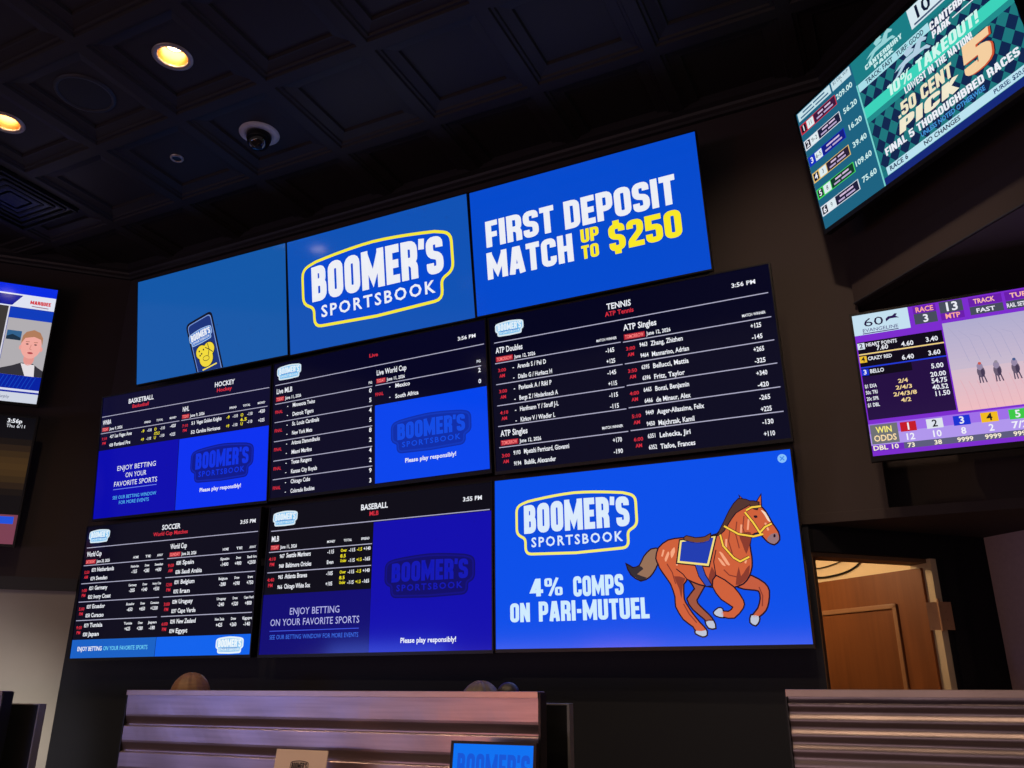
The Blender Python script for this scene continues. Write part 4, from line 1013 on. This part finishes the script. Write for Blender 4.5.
bm = bmesh.new(); lathe(bm, [(.018, -.095), (.020, -.108), (.013, -.112), (0, -.111)], 24); o = bm_obj('lens', bm, M['blackm'], cam_dome, True)
o.location = (.014, -.006, .006)
sens = empty('ceiling_sensor', 'small round sensor ring in the ceiling, left of the dome camera', 'sensor', loc=(-1.674, -.768, CEIL))
bm = bmesh.new(); lathe(bm, [(.026, -.002), (.028, -.010), (.036, -.009), (.040, 0)], 28); bm_obj('ring', bm, M['lampring'], sens, True)
bm = bmesh.new(); lathe(bm, [(.027, -.003), (.014, -.002), (0, -.002)], 24); bm_obj('eye', bm, M['black'], sens, True)
spk = empty('ceiling_speaker', 'round black ceiling speaker grille between the two downlights', 'speaker', loc=(-1.668, -1.400, CEIL))
bm = bmesh.new(); lathe(bm, [(.128, -.004), (.132, -.011), (.146, -.010), (.151, 0)], 48); bm_obj('rim', bm, M['band'], spk, True)
bm = bmesh.new(); lathe(bm, [(.130, -.005), (.070, -.009), (0, -.010)], 48); bm_obj('grille', bm, M['speaker'], spk, True)
vent = empty('ceiling_vent', 'black square louvred air vent in the ceiling near the left edge', 'vent', loc=(-2.90, -.94, CEIL - .045))
bm = bmesh.new()
for q in range(5):
    a0 = .26 - q * .046
    for s_ in (-1, 1):
        box(bm, -a0, a0, s_ * a0 - .008, s_ * a0 + .008, -.020 + q * .004, 0); box(bm, s_ * a0 - .008, s_ * a0 + .008, -a0, a0, -.020 + q * .004, 0)
bm_obj('louvres', bm, M['blackm'], vent)
bm = bmesh.new(); box(bm, -.27, .27, -.27, .27, -.004, .04); bm_obj('back_box', bm, M['black'], vent)

# ------------------------------------------------------------------ betting counter
CY = -1.10
bm = bmesh.new(); box(bm, -3.70, 3.4, CY - .30, CY + .24, .985, 1.03, .006)
o = bm_obj('counter', bm, M['counter']); tag(o, 'long dark betting counter running below the corrugated panels', 'counter')
bm = bmesh.new(); box(bm, -3.65, 3.35, CY - .16, CY + .10, 0, .985); bm_obj('counter_base', bm, M['counter'], o)
def shield(x0, x1, z1, period, phase, label, seed, wavy=False):
    root = empty('corrugated_shield', label, 'counter panel', 'corrugated steel panels along the counter', loc=((x0 + x1) / 2, CY, 1.03))
    w = x1 - x0; H = z1 - 1.03; bm = bmesh.new(); z = H - .024; prof = []
    zz = 0.0
    amp = .013
    n = int(H / period) + 2; pts = []
    for i in range(n):
        b = H - .020 - phase - i * period
        for fz, d_ in ((0, 0), (-.03, .0), (-.52, .03), (-.60, .10), (-.66, .25), (-.90, 1.0), (-.94, 1.0), (-.975, .2)):
            pts.append((b + fz * period, -(1 - d_) * amp))
    if wavy:
        pts = [(H - .022 - q * .0022, -.0030 * (1 - math.cos(q * .0022 / period * 2 * math.pi) * (.7 + .3 * math.sin(q * .05)))) for q in range(int((H - .03) / .0022))]
    pts = [p for p in pts if p[0] > .004 and p[0] < H - .010]
    pts = [(H - .008, pts[0][1])] + pts + [(0.0, pts[-1][1])]
    nx = 40
    grid = [[bm.verts.new((-w / 2 + w * i / nx, p[1] - .004 + .0012 * math.sin(i * .9 + seed) * math.sin(p[0] * 19 + seed), p[0])) for i in range(nx + 1)] for p in pts]
    for A, B in zip(grid, grid[1:]):
        for i in range(nx): bm.faces.new((A[i], A[i + 1], B[i + 1], B[i]))
    bm_obj('corrugated_sheet', bm, M['steel'], root, False)
    bm = bmesh.new(); box(bm, -w / 2, w / 2, .002, .026, 0, H - .002); bm_obj('backing_board', bm, M['counter'], root)
    bm = bmesh.new(); box(bm, -w / 2 - .002, w / 2 + .002, -.024, .030, H - .003, H, .001); box(bm, -w / 2 - .002, w / 2 + .002, -.024, -.0215, H - .019, H - .001, .0008); bm_obj('cap_trim', bm, M['captrim'], root)
    bm = bmesh.new(); box(bm, w / 2 + .001, w / 2 + .008, -.018, .030, 0, H - .004); bm_obj('end_trim', bm, M['black'], root)
    bm = bmesh.new(); box(bm, -w / 2 - .006, -w / 2 - .001, -.018, .030, 0, H - .004); bm_obj('end_trim', bm, M['black'], root)
    return root
shield(-1.008, .800, 1.488, .095, .020, 'long corrugated steel panel below the boards, with a card in front of it', 1.3)
shield(1.556, 3.35, 1.4965, .0385, .018, 'corrugated steel panel below the open doorway', 4.1, True)
shield(-3.6, -1.785, 1.482, .095, .020, 'corrugated steel panel end at the left edge of the photo', 7.7)

def monitor(x0, x1, y, ztop, zbot, label, lean):
    cx = (x0 + x1) / 2; w = x1 - x0; H = ztop - zbot
    root = empty('monitor', label, 'monitor', 'black monitors beside the counter panels', loc=(cx, y, 1.03))
    bm = bmesh.new(); box(bm, -w / 2, w / 2 - .008, -.010, .020, zbot - 1.03, ztop - 1.03 - .005, .003); bm_obj('screen', bm, M['black'], root)
    bm = bmesh.new(); box(bm, w / 2 - .008, w / 2, -.012, .022, zbot - 1.03, ztop - 1.03); box(bm, -w / 2, w / 2 - .008, -.012, .022, ztop - 1.03 - .005, ztop - 1.03); bm_obj('silver_edge', bm, M['silver'], root)
    bm = bmesh.new(); box(bm, -.02, .02, .024, .05, 0, zbot - 1.03 + .08); box(bm, -.09, .09, -.05, .09, 0, .012, .003); bm_obj('stand', bm, M['black'], root)
    return root
mo = monitor(.60, .846, -.96, 1.451, 1.13, 'black monitor standing just right of the long corrugated panel', 0)
mo = monitor(-1.96, -1.672, -1.00, 1.428, 1.13, 'black monitor at the left edge, in front of the pale plaster wall', 0)
bm = None

# card in a stand and lit display in front of the long panel
cardr = empty('table_card', 'small cream card with a printed badge, standing before the corrugated panel', 'sign', mat=Matrix.Translation((-.004, -1.285, 1.0380)) @ Matrix.Rotation(R(-8), 4, 'X'))
bm = bmesh.new(); box(bm, -.107, .107, 0, .004, .004, .268, .001); bm_obj('card', bm, M['card'], cardr)
bm = bmesh.new(); box(bm, -.105, .105, -.03, .05, 0, .006, .002); bmesh.ops.rotate(bm, verts=bm.verts, cent=(0, 0, 0), matrix=Matrix.Rotation(R(8), 3, 'X')); bmesh.ops.translate(bm, verts=bm.verts, vec=(0, 0, -.003)); bm_obj('foot', bm, M['acrylic'], cardr)
k = Sheet(.214, .264, .0006)
k.layer = 0
logo(k, .325, .155, .665, .340, M['card'], M['ink'], M['ink'], .012)
lg = k.build('printed_badge', cardr); lg.location = (0, 0, .136)
scr = empty('lit_display', 'small bright blue display with darker logo, before the long panel', 'display', mat=Matrix.Translation((.720, -1.300, 1.0380)) @ Matrix.Rotation(R(-6), 4, 'X'))
bm = bmesh.new(); box(bm, -.142, .142, .003, .022, .115, .312, .003)
for (a0, a1, c0, c1) in ((-.142, .142, .304, .312), (-.142, .142, .115, .123), (-.142, -.133, .12, .306), (.133, .142, .12, .306)): box(bm, a0, a1, -.002, .006, c0, c1)
bm_obj('bezel', bm, M['black'], scr)
bm = bmesh.new(); box(bm, -.02, .02, .022, .045, 0, .25); box(bm, -.09, .09, -.05, .09, 0, .010, .003); bm_obj('stand', bm, M['black'], scr)
k = Sheet(.266, .182, 0.0); k.rect(0, 0, 1, .684, (0, 112, 240), 0); k.layer = 1
dsp = k.build('display', scr); dsp.location = (0, 0, .2135)
k = Sheet(.266, .182, 0.0); k.layer = 1
k.heavy("BOOMER'S", .06, .10, .96, .38, (14, 84, 212), .19, gap=.08); k.text('SPORTSBOOK', .14, .52, .08, (14, 84, 212), w=.72, bold=True, sp=.12)
k.build('logo', dsp)

# ------------------------------------------------------------------ people seated behind the counter
def skin_mesh(name, verts, edges, radii, mat, parent, root=0, sub=2):
    me = bpy.data.meshes.new(name); me.from_pydata(verts, edges, []); o = link(name, me, parent, [mat])
    md = o.modifiers.new('skin', 'SKIN'); md.use_smooth_shade = True
    for v, r in zip(me.skin_vertices[0].data, radii): v.radius = r if isinstance(r, tuple) else (r, r)
    me.skin_vertices[0].data[root].use_root = True
    o.modifiers.new('subsurf', 'SUBSURF').levels = sub
    o.modifiers['subsurf'].render_levels = sub
    dg = bpy.context.evaluated_depsgraph_get(); bpy.context.view_layer.update()
    ev = o.evaluated_get(dg); me2 = bpy.data.meshes.new_from_object(ev)
    o.modifiers.clear(); o.data = me2
    if not me2.materials: me2.materials.append(mat)
    for p in me2.polygons: p.use_smooth = True
    return o
def ellipsoid(bm, c, r, seg=24, rings=16, cut=None):
    mt = Matrix.Translation(Vector(c)) @ Matrix.Diagonal((*r, 1))
    res = bmesh.ops.create_uvsphere(bm, u_segments=seg, v_segments=rings, radius=1, matrix=mt)
    return res['verts']
def seated(x, y, ztop, hair, label, bun=False, grp=None):
    """facing -Y; ztop = top of the hair; the seat is a counter stool"""
    root = empty('person', label, 'person', grp, loc=(x, y, 0))
    zh = ztop - .125                 # head centre
    zs = zh - .20                    # shoulder line
    zp = zs - .52                    # pelvis
    V = [(0, .02, zp), (0, .03, zp + .18), (0, .02, zp + .36), (0, .0, zs), (0, -.01, zs + .075), (0, -.012, zh - .06), (0, -.012, zh + .035),
         (-.17, 0, zs - .02), (-.24, -.05, zs - .26), (-.16, -.17, zs - .37), (-.13, -.24, zs - .385), (.17, 0, zs - .02), (.24, -.05, zs - .26), (.16, -.17, zs - .37), (.13, -.24, zs - .385),
         (-.10, -.02, zp - .02), (-.13, -.36, zp), (-.13, -.34, zp - .40), (-.13, -.43, zp - .45), (.10, -.02, zp - .02), (.13, -.36, zp), (.13, -.34, zp - .40), (.13, -.43, zp - .45)]
    E = [(0, 1), (1, 2), (2, 3), (3, 4), (4, 5), (5, 6), (3, 7), (7, 8), (8, 9), (9, 10), (3, 11), (11, 12), (12, 13), (13, 14), (0, 15), (15, 16), (16, 17), (17, 18), (0, 19), (19, 20), (20, 21), (21, 22)]
    Rr = [(.15, .11), (.145, .10), (.16, .11), (.11, .08), .058, .078, .088, .062, .046, .036, .034, .062, .046, .036, .034, .085, .066, .045, .038, .085, .066, .045, .038]
    body = skin_mesh('body', V, E, Rr, M['skin'], root)
    # shape the face: nose, brow, eyes and ears joined into the same skin mesh
    bm = bmesh.new(); bm.from_mesh(body.data)
    ellipsoid(bm, (0, -.012, zh), (.074, .094, .112)); ellipsoid(bm, (0, -.104, zh - .015), (.013, .018, .022), 12, 8)
    for s_ in (-1, 1): ellipsoid(bm, (s_ * .075, -.005, zh - .008), (.010, .020, .030), 12, 8)
    ellipsoid(bm, (0, -.098, zh - .055), (.026, .010, .008), 12, 8)
    bm.to_mesh(body.data); bm.free()
    for p in body.data.polygons: p.use_smooth = True
    for s_ in (-1, 1):
        for b0, n_ in ((.14, 5),):
            for q in range(n_):
                a_ = (q - 1.5) * .022
                hx, hy, hz = s_ * .13, -.255, zs - .39
                pts = [(hx + a_ * .8, hy, hz), (hx + a_, hy - .045, hz - .008), (hx + a_ * 1.05, hy - .075 + .010 * abs(q - 1.5), hz - .034)] if q < 4 else [(hx - s_ * .030, hy + .01, hz), (hx - s_ * .052, hy - .02, hz - .008), (hx - s_ * .058, hy - .045, hz - .018)]
                bm2 = bmesh.new(); bm2.from_mesh(body.data); tube(bm2, pts, .0088, 8); bm2.to_mesh(body.data); bm2.free()
    for s_ in (-1, 1):
        bm = bmesh.new(); ellipsoid(bm, (s_ * .030, -.096, zh + .010), (.012, .008, .008), 12, 8); bm_obj('eye', bm, M['white'], body, True)
    bm = bmesh.new(); vs_ = ellipsoid(bm, (0, .000, zh + .018), (.0875, .104, .108), 40, 26)
    for v in vs_:
        d_ = v.co - Vector((0, 0, zh + .018)); a_ = math.atan2(d_.y, d_.x)
        v.co += d_.normalized() * (.0022 * math.sin(a_ * 13 + d_.z * 30) + .0016 * math.sin(a_ * 29))
    bmesh.ops.delete(bm, geom=[v for v in bm.verts if v.co.z < zh + .035 and v.co.y < -.02 or v.co.z < zh - .07], context='VERTS')
    hr = bm_obj('hair', bm, hair, root, True)
    if bun:
        bm = bmesh.new(); ellipsoid(bm, (.094, .06, ztop - .050), (.047, .047, .047), 24, 16); o_ = bm_obj('bun', bm, M['bun'], hr, True)
    # shirt over the trunk and upper arms, trousers over the legs
    Vs = [V[0], V[1], V[2], (0, 0, zs - .005), V[7], (V[8][0] * .98, V[8][1], zs - .20), V[11], (V[12][0] * .98, V[12][1], zs - .20)]
    skin_mesh('shirt', Vs, [(0, 1), (1, 2), (2, 3), (3, 4), (4, 5), (3, 6), (6, 7)], [(.165, .125), (.160, .115), (.175, .125), (.10, .085), .074, .062, .074, .062], M['shirt'], root)
    Vt = [V[0], V[15], V[16], (V[17][0], V[17][1], V[17][2] + .03), V[19], V[20], (V[21][0], V[21][1], V[21][2] + .03)]
    skin_mesh('trousers', Vt, [(0, 1), (1, 2), (2, 3), (0, 4), (4, 5), (5, 6)], [(.16, .12), .098, .080, .058, .098, .080, .058], M['black'], root)
    st = empty('counter_stool', 'black stool under ' + label.split(',')[0], 'stool', 'stools behind the counter', loc=(x, y + .02, 0))
    zt = zp - .125
    bm = bmesh.new(); lathe(bm, [(0, zt), (.17, zt), (.19, zt - .02), (.19, zt - .05), (.16, zt - .06), (0, zt - .06)], 32); bm_obj('seat', bm, M['stool'], st, True)
    bm = bmesh.new(); lathe(bm, [(.03, zt - .06), (.03, .03), (.22, .02), (.22, 0)], 24); bm_obj('pedestal', bm, M['silver'], st, True)
seated(-1.388, -.42, 1.565, M['hair_a'], 'person whose ginger hair just rises above the panel, left', False)
seated(.272, -.50, 1.524, M['hair_b'], 'person whose blonde crown just shows above the panel, beside a dark hair bun', True)
